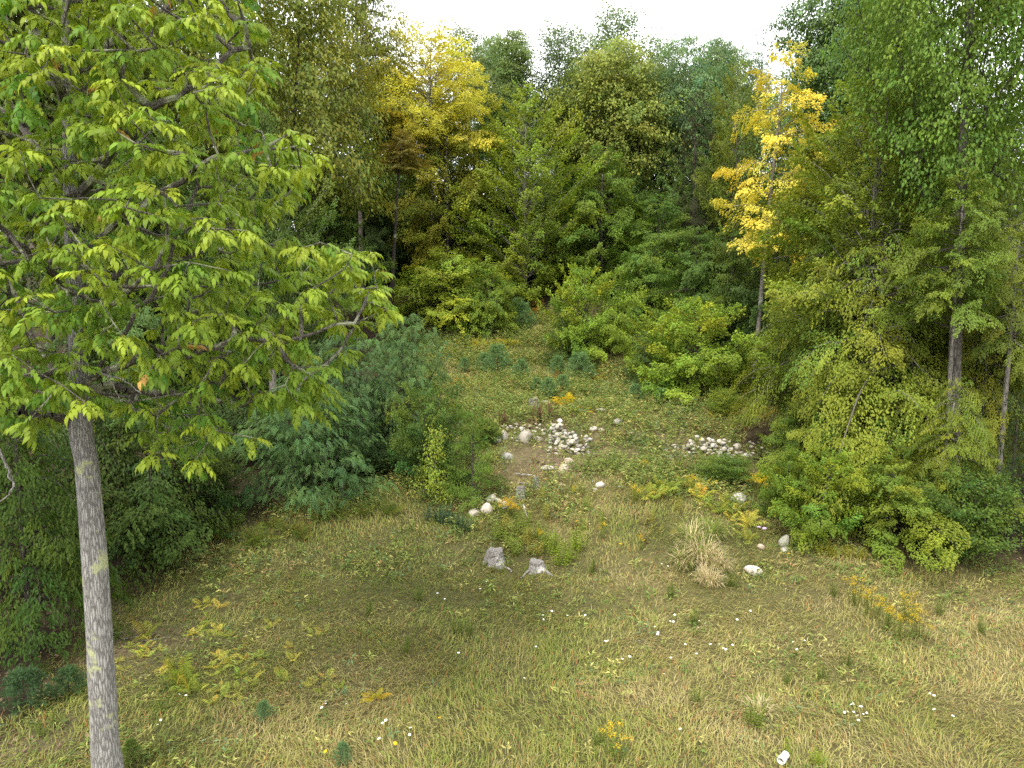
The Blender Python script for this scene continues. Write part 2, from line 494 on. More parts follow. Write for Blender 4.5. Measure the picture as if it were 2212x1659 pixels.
# plate radius, leaves per plate, leaf length, leaf width, outward slope, plate droop, leaf droop, thickness, normal jitter
KINDS = {
    'beech':  dict(pr=1.15, nl=84, L=.165, W=.105, slope=.12, droop=.2, ld=.15, th=.06, nj=.28, rise=.3, yv=.16),
    'fan':    dict(pr=1.10, nl=78, L=.165, W=.105, slope=.55, droop=.2, ld=.10, th=.06, nj=.30, rise=.7, yv=.16),
    'maple':  dict(pr=.95, nl=84, L=.18, W=.15, slope=.12, droop=.25, ld=.45, th=.16, nj=.5, rise=.5, yv=.14),
    'oak':    dict(pr=1.05, nl=84, L=.18, W=.125, slope=.1, droop=.25, ld=.35, th=.13, nj=.45, rise=.45, yv=.2),
    'wisp':   dict(pr=.80, nl=40, L=.2, W=.13, slope=.5, droop=.1, ld=.4, th=.22, nj=.6, rise=.9, yv=.12),
    'weep':   dict(pr=.85, nl=62, L=.115, W=.07, slope=-.15, droop=.32, ld=.3, th=.05, nj=.32, rise=.25, yv=.2),
    'shrub':  dict(pr=.60, nl=62, L=.13, W=.08, slope=.3, droop=.22, ld=.25, th=.09, nj=.45, rise=.7, yv=.18),
    'near':   dict(pr=.50, nl=34, L=.135, W=.072, slope=-.1, droop=.4, ld=.45, th=.06, nj=.38, rise=.3, yv=.2),
    'locust': dict(pr=.52, nl=17, L=.078, W=.046, slope=.05, droop=.16, ld=.05, th=.06, nj=.35, rise=.5, yv=.10),
    'hemlock':dict(pr=.60, nl=90, L=.14, W=.036, slope=-.02, droop=.3, ld=.2, th=.04, nj=.35, rise=.0, yv=.10),
    'birch':  dict(pr=.30, nl=20, L=.085, W=.065, slope=.2, droop=.3, ld=.6, th=.10, nj=.6, rise=.9, yv=.16),
}
def crown_targets(Hc, Rr, prof, n, rng, inner=.3, lump=.28):
    f = PROF[prof]
    tt = np.linspace(0.0, 1, 200); wgt = f(tt) + .25
    cdf = np.cumsum(wgt); cdf /= cdf[-1]
    ph = rng.random(6) * 6.28
    out = []
    tries = 0
    sep = 0.55 * (Hc * Rr * Rr * 2.2 / n) ** (1 / 3)
    A = np.zeros((n, 3))
    k = 0
    while k < n and tries < n * 25:
        tries += 1
        t = np.interp(rng.random(), cdf, tt)
        az = rng.random() * 6.2832
        lu = 1 + lump * (.6 * math.sin(3 * az + ph[0] + 5 * t) + .5 * math.sin(2 * az - 7 * t + ph[1]) + .5 * math.sin(5 * az + 11 * t + ph[2]))
        rad = Rr * float(f(np.array([t]))[0]) * lu * (inner + (1 - inner) * rng.random() ** .55)
        p = np.array([rad * math.cos(az), rad * math.sin(az), t * Hc])
        if k and np.min(np.sum((A[:k] - p) ** 2, 1)) < sep * sep * (1 if tries < n * 12 else .3): continue
        A[k] = p; k += 1
    return A[:k]

def plate_leaves(Cn, U, K, rng, split=0):
    """leaves spread over each plate; returns B, D, N, L, W, C"""
    n, q = len(Cn), K['nl']
    U = nrm(U * [1, 1, 0] + 1e-6)
    Vv = np.cross(UP, U)
    s = rng.normal(0, .5, (n, q)); t = rng.normal(0, .45, (n, q))
    pr = K['pr'] * rng.uniform(.7, 1.3, (n, 1))
    s *= pr * 1.35; t *= pr * .75
    zz = K['slope'] * s - K['droop'] * (s * s + t * t) / pr + rng.normal(0, K['th'], (n, q))
    tw = rng.normal(0, .18, (n, 1)); zz = zz + tw * t
    B = Cn[:, None] + U[:, None] * s[..., None] + Vv[:, None] * t[..., None] + UP * zz[..., None]
    a = rng.normal(0, .8, (n, q)) + np.arctan2(t, s + pr * .9)
    D = U[:, None] * np.cos(a)[..., None] + Vv[:, None] * np.sin(a)[..., None]
    slope = K['slope'] * np.cos(a) - 2 * K['droop'] * (s * np.cos(a) + t * np.sin(a)) / pr
    D = D + UP * (slope - K['ld'] + rng.normal(0, .25, (n, q)))[..., None]
    Nn = UP + U[:, None] * K.get('no', .55) + rng.normal(0, K['nj'], (n, q, 3))
    L = K['L'] * rng.uniform(.7, 1.25, (n, q)); Wd = L * K['W'] / K['L']
    y = rng.normal(0, 1, (n, 1)) * K['yv'] + rng.normal(0, 1, (n, q)) * K['yv'] * .6
    br = np.exp(rng.normal(0, .10, (n, 1)) + rng.normal(0, .14, (n, q)))
    C = np.stack([br * (1 + .75 * y), br * (1 + .2 * y), br * (1 - .35 * y)], -1)
    C = np.clip(C, .25, 2.6)
    f = lambda v: v.reshape(-1, 3)
    return f(B), f(D), f(Nn), L.ravel(), Wd.ravel(), f(C)

def compound(B, D, N, L, W, C, rng, pairs=5, RL=.24):
    """turn every leaf into a pinnate leaf of small leaflets (locust)"""
    n = len(B)
    D = nrm(D); Sd = nrm(np.cross(N, D)); Nn = nrm(np.cross(D, Sd))
    bs, ds = [], []
    for i in range(pairs):
        f = (i + .6) / pairs
        p = B + D * RL * f - UP * RL * f * f * .4
        for sg in (-1, 1):
            bs.append(p); ds.append(nrm(Sd * sg + D * .35 - UP * .15))
    m = 2 * pairs
    B2 = np.stack(bs, 1).reshape(-1, 3); D2 = np.stack(ds, 1).reshape(-1, 3)
    return B2, D2, np.repeat(Nn, m, 0), np.repeat(L, m) * rng.uniform(.85, 1.15, n * m), np.repeat(W, m), np.repeat(C, m, 0)

CROWNS = {}
def measured(lm, cm, V):
    """limb mesh, crown mesh, real crown height, real radius, real foot"""
    z0, z1 = np.percentile(V[:, 2], [1.5, 99.2])
    return lm, cm, z1 - z0, np.percentile(np.hypot(V[:, 0], V[:, 1]), 95), z0
def crown(key, kind, Hc, Rr, prof, n, seed, inner=.3, lump=.28, limbmat=None, rt=.008, **over):
    rng = np.random.default_rng(seed)
    K = dict(KINDS[kind]); K.update(over)
    T = crown_targets(Hc, Rr, prof, n, rng, inner, lump)
    axis = np.stack([np.zeros(14), np.zeros(14), np.linspace(-.12 * Hc, .93 * Hc, 14)], 1)
    P, par, cnt, nA, ends = skeleton(axis, T, rng, step=max(.35, Rr * .16), rise=K['rise'], jit=.07)
    V, Q = limb_geo(P, par, cnt, nA, rt, .45, .16, 0, 3)
    lm = mesh_arr('limb', V, Q, limbmat or M_TWIG)
    U = T * [1, 1, 0] + rng.normal(0, .25 * Rr * .3, T.shape) * [1, 1, 0]
    a = plate_leaves(T, U, K, rng)
    if kind == 'locust': a = compound(*a, rng)
    V, F, C = kites(*a)
    mat = M_NEEDLE if kind == 'hemlock' else M_LEAF
    cm = mesh_arr('crown', V, F, mat, C)
    CROWNS[key] = measured(lm, cm, V)

def tiers(key, Hc, Rr, prof, nlimb, dens, seed, L=.16, Wd=.10, rise=.2, droop=.25, wid=.5, no=.5, nj=.25, lump=.3, yv=.14, ld=.15, limbmat=None, mat=None, r0=.028, split=1.0, low=0.0, twigs=9):
    """a crown of separate limbs, each limb a flat feathered spray of leaves"""
    rng = np.random.default_rng(seed)
    f = PROF[prof]
    g = Geo(); Bs, Ds, Ns, Ls, Cs = [], [], [], [], []
    ph = rng.random(4) * 6.28
    P0, P1, R0, R1 = [], [], [], []
    for i in range(nlimb):
        t = low + (1 - low) * max(0, (i + rng.uniform(-.4, .4)) / nlimb) ** 1.05
        t = min(max(t, 0), .985)
        az = i * 2.39996 + rng.normal(0, .35)
        lu = 1 + lump * (.8 * math.sin(2 * az + ph[0] + 4 * t) + .6 * math.sin(3 * az - 6 * t + ph[1])) + rng.normal(0, .24)
        ln = max(.45, Rr * float(f(np.array([t]))[0]) * lu)
        rs = rise + rng.normal(0, .16) + .55 * t * rise + .5 * max(0, t - .75)
        dr = droop * rng.uniform(.6, 1.4)
        bend = rng.normal(0, .18)
        z0 = t * Hc - rs * ln * .55
        def pos(q):
            q = np.asarray(q, float)
            a = az + bend * q
            rr = q * ln
            return np.stack([np.cos(a) * rr, np.sin(a) * rr, z0 + ln * (rs * q - dr * q * q + .02 * np.sin(q * 9 + i))], -1)
        qs = np.linspace(0.02, 1.0, 8)
        c = pos(qs)
        rad = r0 * (ln / 3) * (1.08 - qs)
        P0.append(c[:-1]); P1.append(c[1:]); R0.append(rad[:-1]); R1.append(rad[1:])
        # side twigs carry the leaves
        wl = wid * (ln ** .75) * rng.uniform(.75, 1.25)
        n = int(dens * ln * wl * 1.25 + 12)
        q = rng.uniform(.22, 1.0, n) ** .8
        q = np.clip(np.round(q * twigs * (.6 + ln * .25)) / (twigs * (.6 + ln * .25)) + rng.normal(0, .008, n), .12, 1.0)
        sg = np.where(rng.random(n) < .5, -1.0, 1.0)
        wq = wl * np.clip(np.sin(np.clip((q - .08) / 1.04, 0, 1) ** .9 * np.pi), .05, 1) ** .7
        u = rng.random(n) ** .8
        lat = sg * wq * u
        fw = .55 * wq * u                                  # twigs point forward
        p = pos(q); dp = nrm(pos(np.minimum(q + .03, 1.03)) - pos(q - .02))
        V = nrm(np.cross(UP, dp)); roll = rng.normal(0, .16)
        zz = -.22 * lat * lat / max(wl, .3) + roll * lat + rng.normal(0, .03 + .012 * ln, n) - .10 * fw
        ns = 14
        gi = (np.clip(q * 6, 0, 5.99).astype(int) * 2 + (sg > 0)).astype(int)
        so_, sr, sf = rng.normal(0, .085, ns) * ln ** .8, rng.normal(0, .28, ns), rng.normal(0, .12, ns)
        zz = zz + so_[gi] * u + sr[gi] * np.abs(lat) * .6
        fw = fw + sf[gi] * wl * u
        cs = np.exp(rng.normal(0, .09, ns))[gi]
        B = p + dp * fw[:, None] + V * lat[:, None] + UP * zz[:, None]
        a = sg * np.clip(rng.normal(.75, .45, n), -.3, 1.7)
        D = dp * np.cos(a)[:, None] + V * np.sin(a)[:, None] - UP * (ld + rng.normal(0, .2, n))[:, None]
        out = np.array([math.cos(az), math.sin(az), 0])
        Nn = UP + out * no + rng.normal(0, nj, (n, 3))
        y = rng.normal(0, yv) + rng.normal(0, yv * .5, n) + .10 * (q - .6)
        br = cs * np.exp(rng.normal(0, .12) + rng.normal(0, .09, n))
        C = np.stack([br * (1 + .75 * y), br * (1 + .2 * y), br * (1 - .35 * y)], -1)
        Bs.append(B); Ds.append(D); Ns.append(Nn); Ls.append(L * rng.uniform(.75, 1.25, n)); Cs.append(np.clip(C, .25, 2.5))
    V, Q = segs(np.concatenate(P0), np.concatenate(P1), np.concatenate(R0), np.concatenate(R1), 3)
    lm = mesh_arr('limb', V, Q, limbmat or M_TWIG)
    Ls = np.concatenate(Ls)
    V, F, C = kites(np.concatenate(Bs), np.concatenate(Ds), np.concatenate(Ns), Ls, Ls * Wd / L, np.concatenate(Cs), .12)
    CROWNS[key] = measured(lm, mesh_arr('crown', V, F, mat or M_LEAF, C), V)
    return len(F)

# name, kind, crown height, radius, profile, number of plates, seed
crown('oak_a', 'oak', 9, 4.5, 'round', 330, 1, lump=.35)
crown('oak_b', 'oak', 8, 4.0, 'dome', 300, 2, lump=.35)
crown('maple_a', 'maple', 9, 3.8, 'round', 400, 6, lump=.35)
crown('maple_n', 'maple', 9, 3.8, 'round', 520, 36, lump=.4, L=.125, W=.105, nl=100, pr=.8)
crown('maple_b', 'maple', 10, 3.6, 'column', 380, 7, lump=.4)
crown('wisp_a', 'wisp', 8, 3.2, 'column', 260, 8, inner=.15, lump=.45)
tiers('beech_a', 9, 3.8, 'broad', 125, 105, 3, rise=.28, droop=.28, wid=.36)
tiers('beech_b', 8, 3.6, 'dome', 115, 105, 4, rise=.22, droop=.30, wid=.36)
tiers('fan_a', 11, 3.9, 'broad', 150, 105, 5, rise=.66, droop=.30, limbmat=M_PALEBARK, wid=.34)
tiers('yellow_a', 8, 4.4, 'dome', 130, 85, 9, rise=.6, droop=.30, limbmat=M_PALEBARK, wid=.42, nj=.45, yv=.10, r0=.035, no=.45)
tiers('yellow_b', 9, 3.2, 'broad', 64, 105, 10, rise=.16, droop=.24, limbmat=M_PALEBARK, yv=.08, lump=.5, wid=.45)
crown('bush_a', 'shrub', 3.4, 2.6, 'dome', 330, 11, inner=.45, lump=.4)
crown('bush_b', 'shrub', 3.2, 2.2, 'round', 260, 12, inner=.4, lump=.4, slope=.6)
tiers('layer_a', 3.6, 3.0, 'dome', 105, 150, 13, L=.125, Wd=.078, rise=.25, droop=.25, wid=.30, yv=.16)
tiers('layer_b', 3.4, 2.7, 'dome', 95, 160, 23, L=.13, Wd=.085, rise=.55, droop=.3, wid=.28, nj=.5, yv=.18)
tiers('hem_a', 4, 1.5, 'cone', 64, 420, 14, L=.11, Wd=.028, rise=-.02, droop=.18, wid=.30, lump=.12, yv=.10, mat=M_NEEDLE, no=.3)
tiers('hem_b', 11, 2.8, 'column', 84, 150, 15, L=.2, Wd=.05, rise=0, droop=.3, wid=.4, yv=.08, mat=M_NEEDLE, lump=.4)
crown('locust_a', 'locust', 4.2, 2.6, 'dome', 300, 16, inner=.35, lump=.45)
tiers('weep_a', 8, 4.2, 'broad', 150, 112, 17, L=.115, Wd=.07, rise=.16, droop=.42, wid=.33, lump=.3, limbmat=M_PALEBARK, ld=.3, yv=.18)
tiers('weep_b', 6, 3.4, 'dome', 105, 140, 27, L=.115, Wd=.07, rise=.14, droop=.48, wid=.33, lump=.35, limbmat=M_PALEBARK, ld=.35, yv=.18)
tiers('near_a', 5, 2.4, 'dome', 120, 120, 18, L=.13, Wd=.066, rise=.2, droop=.42, wid=.34, lump=.3, ld=.45, yv=.16, nj=.35)
crown('birch_a', 'birch', 2.4, .75, 'column', 120, 19, inner=.1, lump=.8, pr=.34)

def trunk_mesh(H, r0, r1, lean, rng, mat, k=12, n=14, flare=.35, crook=.05):
    t = np.linspace(0, 1, n)
    P = np.stack([lean[0] * t + crook * H * .12 * np.sin(t * 5 + rng.random() * 6) * t, lean[1] * t + crook * H * .12 * np.sin(t * 4 + rng.random() * 6) * t, -0.35 + (H + .35) * t], 1)
    rad = r0 + (r1 - r0) * t ** .9
    rad = rad * (1 + flare * np.exp(-t * H / .35))
    V, T, Q = tube(P, rad, k, rng, .08)
    return mesh_arr('trunk', V, [T, Q], mat, None, True), P

TREE_N = [0]
def tree(key, px, d, top, bot, hw, color, name, label, cat='tree', tr=.16, mat=None, base=None, group=None, trunk=True, rz=None):
    """a tree whose crown spans rows top..bot round column px at distance d"""
    TREE_N[0] += 1
    rng = np.random.default_rng(900 + TREE_N[0])
    lm, cm, Hc, Rr, zf = CROWNS[key]
    if d is None:
        d = ground(px, bot)[1]; d = d + .6 * hw / FPX * d
    zt, zb = at(px, top, d)[2], at(px, bot, d)[2]
    x = at(px, (top + bot) / 2, d)[0]
    rad = hw / FPX * d
    bx, by = (x, d) if base is None else base
    g = float(hz(bx, by))
    zb = max(zb, g + .1)
    r = root(name, (bx, by, g), label, cat, group)
    sx, sz = rad / Rr, (zt - zb) / Hc
    a = rng.random() * 6.28 if rz is None else rz
    loc = (x - bx, d - by, zb - g - zf * sz)
    if trunk:
        Ht = (zb - g) + .85 * (zt - zb)
        me, P = trunk_mesh(Ht, tr, tr * .25, (loc[0], loc[1]), rng, mat or M_BARK)
        link('trunk', me, r)
    link('limb', lm, r, loc, (0, 0, a), (sx, sx, sz))['kind'] = 'stuff'
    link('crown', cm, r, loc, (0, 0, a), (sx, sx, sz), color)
    return r

OLIVE = (.15, .175, .026); GREEN = (.15, .22, .03); DKGREEN = (.10, .155, .028); YGREEN = (.21, .265, .028); PALE = (.13, .20, .06)
YELLOW = (.52, .47, .065); BLUEG = (.15, .25, .095)
# --- behind the grey trunk, left
tree('oak_a', 420, 34, -230, 330, 190, OLIVE, 'oak_tree', 'tall olive green oak behind the crown of the foreground tree', tr=.22, mat=M_DARKBARK)
tree('oak_b', 660, 40, -90, 440, 185, (.165, .18, .026), 'oak_tree', 'olive and brownish oak with a dark crooked trunk, left of the yellow tree', tr=.22, mat=M_DARKBARK, base=(-13.6, 40))
tree('oak_b', 770, 50, -60, 300, 110, (.13, .14, .03), 'oak_tree', 'green oak rising to the left end of the white sky gap', tr=.2)
tree('beech_b', 690, 43, 360, 640, 130, DKGREEN, 'beech_tree', 'dark layered beech low in the forest left of the slanting trunk', tr=.14)
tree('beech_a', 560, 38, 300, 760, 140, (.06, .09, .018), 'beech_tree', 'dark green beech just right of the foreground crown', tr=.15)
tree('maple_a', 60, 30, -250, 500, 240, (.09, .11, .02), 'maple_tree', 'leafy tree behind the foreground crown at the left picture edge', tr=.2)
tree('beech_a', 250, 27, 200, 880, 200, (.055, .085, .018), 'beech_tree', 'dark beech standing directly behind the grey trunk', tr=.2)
tree('maple_b', 575, 27, 250, 700, 60, (.07, .11, .02), 'maple_tree', 'slim green tree with pale trunk at the right side of the foreground crown', tr=.17, mat=M_PALEBARK)
# --- centre back; skyline crowns have haze painted in as paler leaf colour
tree('yellow_a', 930, 53, 62, 330, 150, YELLOW, 'birch_tree', 'large yellow autumn tree left of the white sky gap', tr=.17, mat=M_PALEBARK)
tree('beech_a', 965, 52.5, 240, 600, 130, (.24, .25, .03), 'beech_tree', 'olive yellow beech under the large yellow crown', tr=.15, mat=M_PALEBARK)
t_ = tree('beech_b', 868, 45.5, 285, 372, 62, (.24, .19, .04), 'dying_tree', 'thin tree with bare dark slanting trunk and small brownish crown', tr=.17, mat=M_DARKBARK, base=tuple(at(838, 620, 45.5)[:2]))
tree('fan_a', 1135, 51.5, 205, 640, 140, YGREEN, 'beech_tree', 'bright green beech with fanned rising branches in the middle of the forest edge', tr=.15, mat=M_PALEBARK)
tree('beech_a', 1300, 53, 330, 690, 115, GREEN, 'beech_tree', 'mid green beech right of the fanned bright green beech', tr=.14)
tree('maple_a', 1330, 59, 105, 420, 130, (.20, .225, .04), 'maple_tree', 'olive green rounded tree under the tallest wispy treetop', tr=.16, mat=M_PALEBARK)
tree('maple_b', 1110, 60, 75, 330, 80, (.13, .18, .045), 'maple_tree', 'green treetop against the sky just right of the yellow tree', tr=.16)
tree('wisp_a', 1205, 62, 55, 270, 75, (.12, .165, .06), 'ash_tree', 'thin topped tree with sky showing through left of the tallest wispy tree', tr=.16)
tree('wisp_a', 1330, 65, 18, 260, 90, (.14, .19, .085), 'poplar_tree', 'pale wispy treetop, the tallest in the middle of the sky line', tr=.16, mat=M_PALEBARK)  # pale skyline crown, leaf colour lightened to stand in for haze
tree('wisp_a', 1000, 58, 60, 240, 70, (.16, .19, .08), 'poplar_tree', 'pale thin treetop behind the yellow tree', tr=.14)
tree('oak_a', 1480, 58, 88, 360, 95, (.12, .19, .07), 'oak_tree', 'pale bluish green tree in the dip of the sky line', tr=.17)
tree('maple_a', 1545, 62, 92, 300, 65, (.11, .165, .06), 'maple_tree', 'small pale round treetop left of the spire shaped tree', tr=.15)
tree('hem_a', 1640, 58, 78, 330, 50, (.075, .11, .05), 'spruce_tree', 'narrow spire shaped dark treetop left of the yellow autumn tree on the right', 'tree', tr=.13)
tree('hem_b', 1500, 51, 220, 600, 75, (.055, .06, .028), 'hemlock_tree', 'tall brownish dark hemlock between green beeches', tr=.14, mat=M_DARKBARK)
tree('fan_a', 1590, 49, 150, 560, 80, (.15, .185, .025), 'beech_tree', 'olive green tree behind the left side of the yellow autumn tree on the right', tr=.13)
tree('beech_a', 1420, 49, 430, 740, 115, (.10, .165, .024), 'beech_tree', 'dark green layered beech behind the round bush on the right slope', tr=.12)
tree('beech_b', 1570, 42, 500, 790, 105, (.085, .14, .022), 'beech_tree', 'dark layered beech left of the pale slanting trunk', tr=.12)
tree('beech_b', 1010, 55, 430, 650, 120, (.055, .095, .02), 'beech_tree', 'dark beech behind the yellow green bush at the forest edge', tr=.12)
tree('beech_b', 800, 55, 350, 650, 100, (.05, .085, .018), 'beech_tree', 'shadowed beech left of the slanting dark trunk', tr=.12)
tree('maple_a', 1065, 66, 88, 330, 70, (.15, .21, .07), 'maple_tree', 'pale green treetop at the right shoulder of the large yellow tree', tr=.15)  # this and the next three: veil near the sky painted as paler leaves
tree('wisp_a', 1260, 68, 70, 300, 75, (.16, .21, .09), 'poplar_tree', 'pale feathery treetop just left below the tallest wispy treetop', tr=.15)
tree('wisp_a', 1410, 68, 80, 320, 80, (.15, .21, .09), 'poplar_tree', 'pale feathery treetop between the tallest wispy top and the bluish oak', tr=.15)
tree('oak_a', 1590, 66, 110, 330, 80, (.14, .20, .08), 'oak_tree', 'pale oak top behind the spire shaped treetop', tr=.15)
# --- right
tree('yellow_b', 1680, 34, 115, 560, 125, (.58, .50, .075), 'birch_tree', 'bright golden yellow tree with thin slanting trunk on the right', tr=.14, mat=M_PALEBARK, base=tuple(at(1628, 790, 34)[:2]))
tree('maple_a', 1810, 36, -60, 290, 115, (.11, .175, .055), 'ash_tree', 'pale green tall tree right of the sky gap', tr=.2)
tree('maple_b', 1960, 30, -120, 420, 120, (.13, .20, .03), 'maple_tree', 'tall green tree between the sky gap and the big right trunk', tr=.2)
tree('maple_n', 2085, 20.5, -420, 430, 225, (.125, .195, .026), 'maple_tree', 'big green maple with thick ragged trunk near the right picture edge', tr=.22, mat=M_BARK, base=tuple(at(2056, 1060, 19.2)[:2]))
tree('fan_a', 1880, 23, 175, 900, 215, (.18, .22, .026), 'hornbeam_tree', 'broad yellow green tree left of the big ragged trunk', tr=.15, mat=M_PALEBARK)
tree('beech_b', 2070, 18.9, 380, 700, 125, (.15, .20, .026), 'beech_tree', 'green layered beech across the upper part of the big ragged trunk', tr=.08, mat=M_PALEBARK, base=(12.4, 19.6))
tree('fan_a', 2150, 24, 130, 800, 150, (.13, .19, .028), 'maple_tree', 'green tree filling the right picture edge behind the maple', tr=.16)
tree('beech_a', 1850, 25, 190, 720, 190, (.19, .23, .028), 'hornbeam_tree', 'yellow green tree right of the golden tree', tr=.16, mat=M_PALEBARK)
tree('weep_a', 1905, 22, 470, 990, 240, (.18, .22, .026), 'beech_tree', 'wide beech with drooping yellow green sprays at right', tr=.17, mat=M_PALEBARK, base=(10.9, 22))
tree('weep_b', 1960, 21.2, 760, 1080, 220, (.185, .225, .026), 'beech_tree', 'low drooping yellow green beech in front of the wide drooping beech', tr=.10, mat=M_PALEBARK, base=(11.2, 20.4))
tree('weep_b', 2130, 20.6, 640, 960, 130, (.19, .21, .024), 'beech_tree', 'small drooping beech hanging before the big ragged trunk', tr=.06, mat=M_PALEBARK)
tree('weep_a', 1770, 24, 540, 1000, 150, (.17, .21, .026), 'beech_tree', 'yellow green drooping beech right behind the pale slanting trunk', tr=.12, mat=M_PALEBARK)
tree('weep_a', 2010, 24.5, 500, 1050, 190, (.16, .185, .024), 'beech_tree', 'drooping beech spreading behind the big ragged trunk', tr=.14, mat=M_PALEBARK)
tree('weep_b', 1800, 21.8, 770, 1085, 140, (.185, .225, .026), 'beech_tree', 'low drooping beech at the left tip of the right tree mass', tr=.08, mat=M_PALEBARK)
tree('weep_b', 2055, 18.4, 830, 1090, 105, (.185, .225, .026), 'beech_tree', 'drooping yellow green beech crossing the foot of the big ragged trunk', tr=.06, mat=M_PALEBARK, base=(11.6, 19))
tree('weep_b', 2190, 19.5, 480, 800, 120, (.14, .175, .024), 'beech_tree', 'drooping green beech high at the right picture edge', tr=.1, mat=M_PALEBARK)
tree('weep_a', 2160, 22, 420, 1150, 170, (.115, .15, .022), 'beech_tree', 'drooping dark green beech at the right picture edge', tr=.17, mat=M_PALEBARK)
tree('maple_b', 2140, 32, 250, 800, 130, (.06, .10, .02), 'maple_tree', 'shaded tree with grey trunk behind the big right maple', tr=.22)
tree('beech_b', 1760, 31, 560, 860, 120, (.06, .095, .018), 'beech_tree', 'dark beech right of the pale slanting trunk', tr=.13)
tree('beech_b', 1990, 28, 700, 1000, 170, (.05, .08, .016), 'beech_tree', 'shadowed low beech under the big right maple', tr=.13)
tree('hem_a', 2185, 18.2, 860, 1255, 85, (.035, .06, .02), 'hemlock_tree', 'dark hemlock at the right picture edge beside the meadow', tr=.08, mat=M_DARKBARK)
# --- shrubs and young trees
tree('near_a', 50, 13.2, 850, 1500, 175, (.065, .105, .015), 'beech_tree', 'dark leafy young beech left of the grey trunk', tr=.08)  # this and the next two: tree shade painted in as darker leaf colour
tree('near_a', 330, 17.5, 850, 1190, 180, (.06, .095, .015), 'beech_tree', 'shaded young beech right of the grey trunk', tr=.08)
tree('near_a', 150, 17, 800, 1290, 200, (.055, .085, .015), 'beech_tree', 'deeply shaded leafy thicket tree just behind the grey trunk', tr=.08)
tree('layer_b', 440, None, 960, 1160, 120, (.055, .085, .018), 'leafy_shrub', 'dark shrub right of the shaded young beech', 'shrub', tr=.04)
tree('locust_a', 660, 21, 815, 1080, 165, (.095, .165, .05), 'locust_tree', 'bluish green locust with feathery leaves and thin dark trunk', tr=.06, mat=M_DARKBARK)
tree('locust_a', 870, 25.5, 690, 960, 120, (.11, .18, .055), 'locust_tree', 'feathery locust with reaching top behind the front locust', tr=.06, mat=M_DARKBARK)
tree('locust_a', 740, 24, 730, 980, 130, (.09, .15, .052), 'locust_tree', 'bluish locust half hidden under the foreground crown', tr=.06, mat=M_DARKBARK)
tree('layer_b', 920, None, 840, 1075, 105, (.10, .155, .028), 'leafy_shrub', 'green leafy shrub between the locusts and the hemlock', 'shrub', tr=.04)
tree('hem_a', 1020, None, 890, 1095, 82, (.11, .175, .026), 'hemlock_tree', 'young green hemlock left of the stone heap', tr=.05)
tree('layer_b', 1050, None, 905, 975, 45, (.12, .18, .028), 'leafy_shrub', 'small green shrub between the hemlock and the left stone heap', 'shrub', tr=.03)
tree('birch_a', 940, None, 925, 1100, 48, (.23, .28, .035), 'birch_sapling', 'light yellow green birch sapling in front of the dark hemlock', 'sapling', tr=.02, mat=M_PALEBARK)
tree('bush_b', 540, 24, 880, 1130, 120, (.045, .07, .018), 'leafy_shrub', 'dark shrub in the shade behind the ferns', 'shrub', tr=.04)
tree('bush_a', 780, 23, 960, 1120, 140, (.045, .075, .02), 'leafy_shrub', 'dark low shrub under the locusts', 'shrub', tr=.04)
tree('layer_a', 970, None, 545, 728, 155, (.27, .33, .036), 'beech_bush', 'wide yellow green beech bush at the forest edge left of centre', 'shrub', tr=.06)
tree('layer_a', 1060, None, 585, 735, 75, (.17, .235, .028), 'beech_bush', 'greener beech bush at the right flank of the wide yellow green bush', 'shrub', tr=.05)
tree('bush_b', 1000, None, 540, 640, 80, (.12, .17, .04), 'leafy_shrub', 'dull green bush rising behind the wide yellow green bush', 'shrub', tr=.05)
tree('layer_b', 1262, None, 580, 800, 112, (.21, .28, .032), 'beech_bush', 'tall green bush in the middle of the slope', 'shrub', tr=.05)
tree('hem_a', 1215, None, 675, 800, 52, (.075, .12, .024), 'hemlock_tree', 'small dark hemlock in front of the tall green bush', tr=.05)
tree('hem_a', 1390, None, 720, 855, 56, (.08, .13, .035), 'spruce_tree', 'small cone shaped spruce left of the round bush', tr=.05)
tree('layer_b', 1505, None, 655, 880, 165, (.22, .29, .032), 'beech_bush', 'big round green bush on the right side of the slope', 'shrub', tr=.05)
tree('layer_b', 1425, None, 672, 845, 95, (.20, .265, .032), 'beech_bush', 'bright bush joining the left side of the big round bush', 'shrub', tr=.05)
tree('layer_a', 1395, None, 530, 735, 115, (.15, .225, .03), 'beech_bush', 'green bush behind the big round bush', 'shrub', tr=.05)
tree('beech_b', 1500, 41, 500, 760, 110, (.10, .16, .026), 'beech_tree', 'layered dark beech standing over the big round bush', tr=.08)
tree('bush_b', 1565, None, 840, 908, 42, (.19, .24, .03), 'leafy_shrub', 'small shrub with yellow tips at the foot of the big round bush', 'shrub', tr=.02)
tree('layer_b', 1700, None, 985, 1140, 65, (.14, .20, .026), 'leafy_shrub', 'green shrub behind the standing stone', 'shrub', tr=.03)
tree('bush_b', 1570, None, 985, 1060, 60, (.12, .18, .028), 'leafy_shrub', 'low green shrub below the right stone heap', 'shrub', tr=.02)
tree('layer_b', 1785, None, 975, 1195, 125, (.17, .235, .026), 'leafy_shrub', 'bright green shrub right of the standing stone', 'shrub', tr=.04)
tree('layer_a', 1925, None, 1000, 1222, 150, (.17, .215, .024), 'leafy_shrub', 'wide yellow green shrub along the right meadow edge', 'shrub', tr=.04)
tree('bush_b', 2075, None, 1015, 1240, 120, (.09, .14, .022), 'leafy_shrub', 'dark green shrub at the right end of the meadow edge', 'shrub', tr=.04)
tree('layer_a', 1740, None, 890, 1060, 110, (.13, .18, .024), 'leafy_shrub', 'low green shrub under the drooping beech', 'shrub', tr=.04)

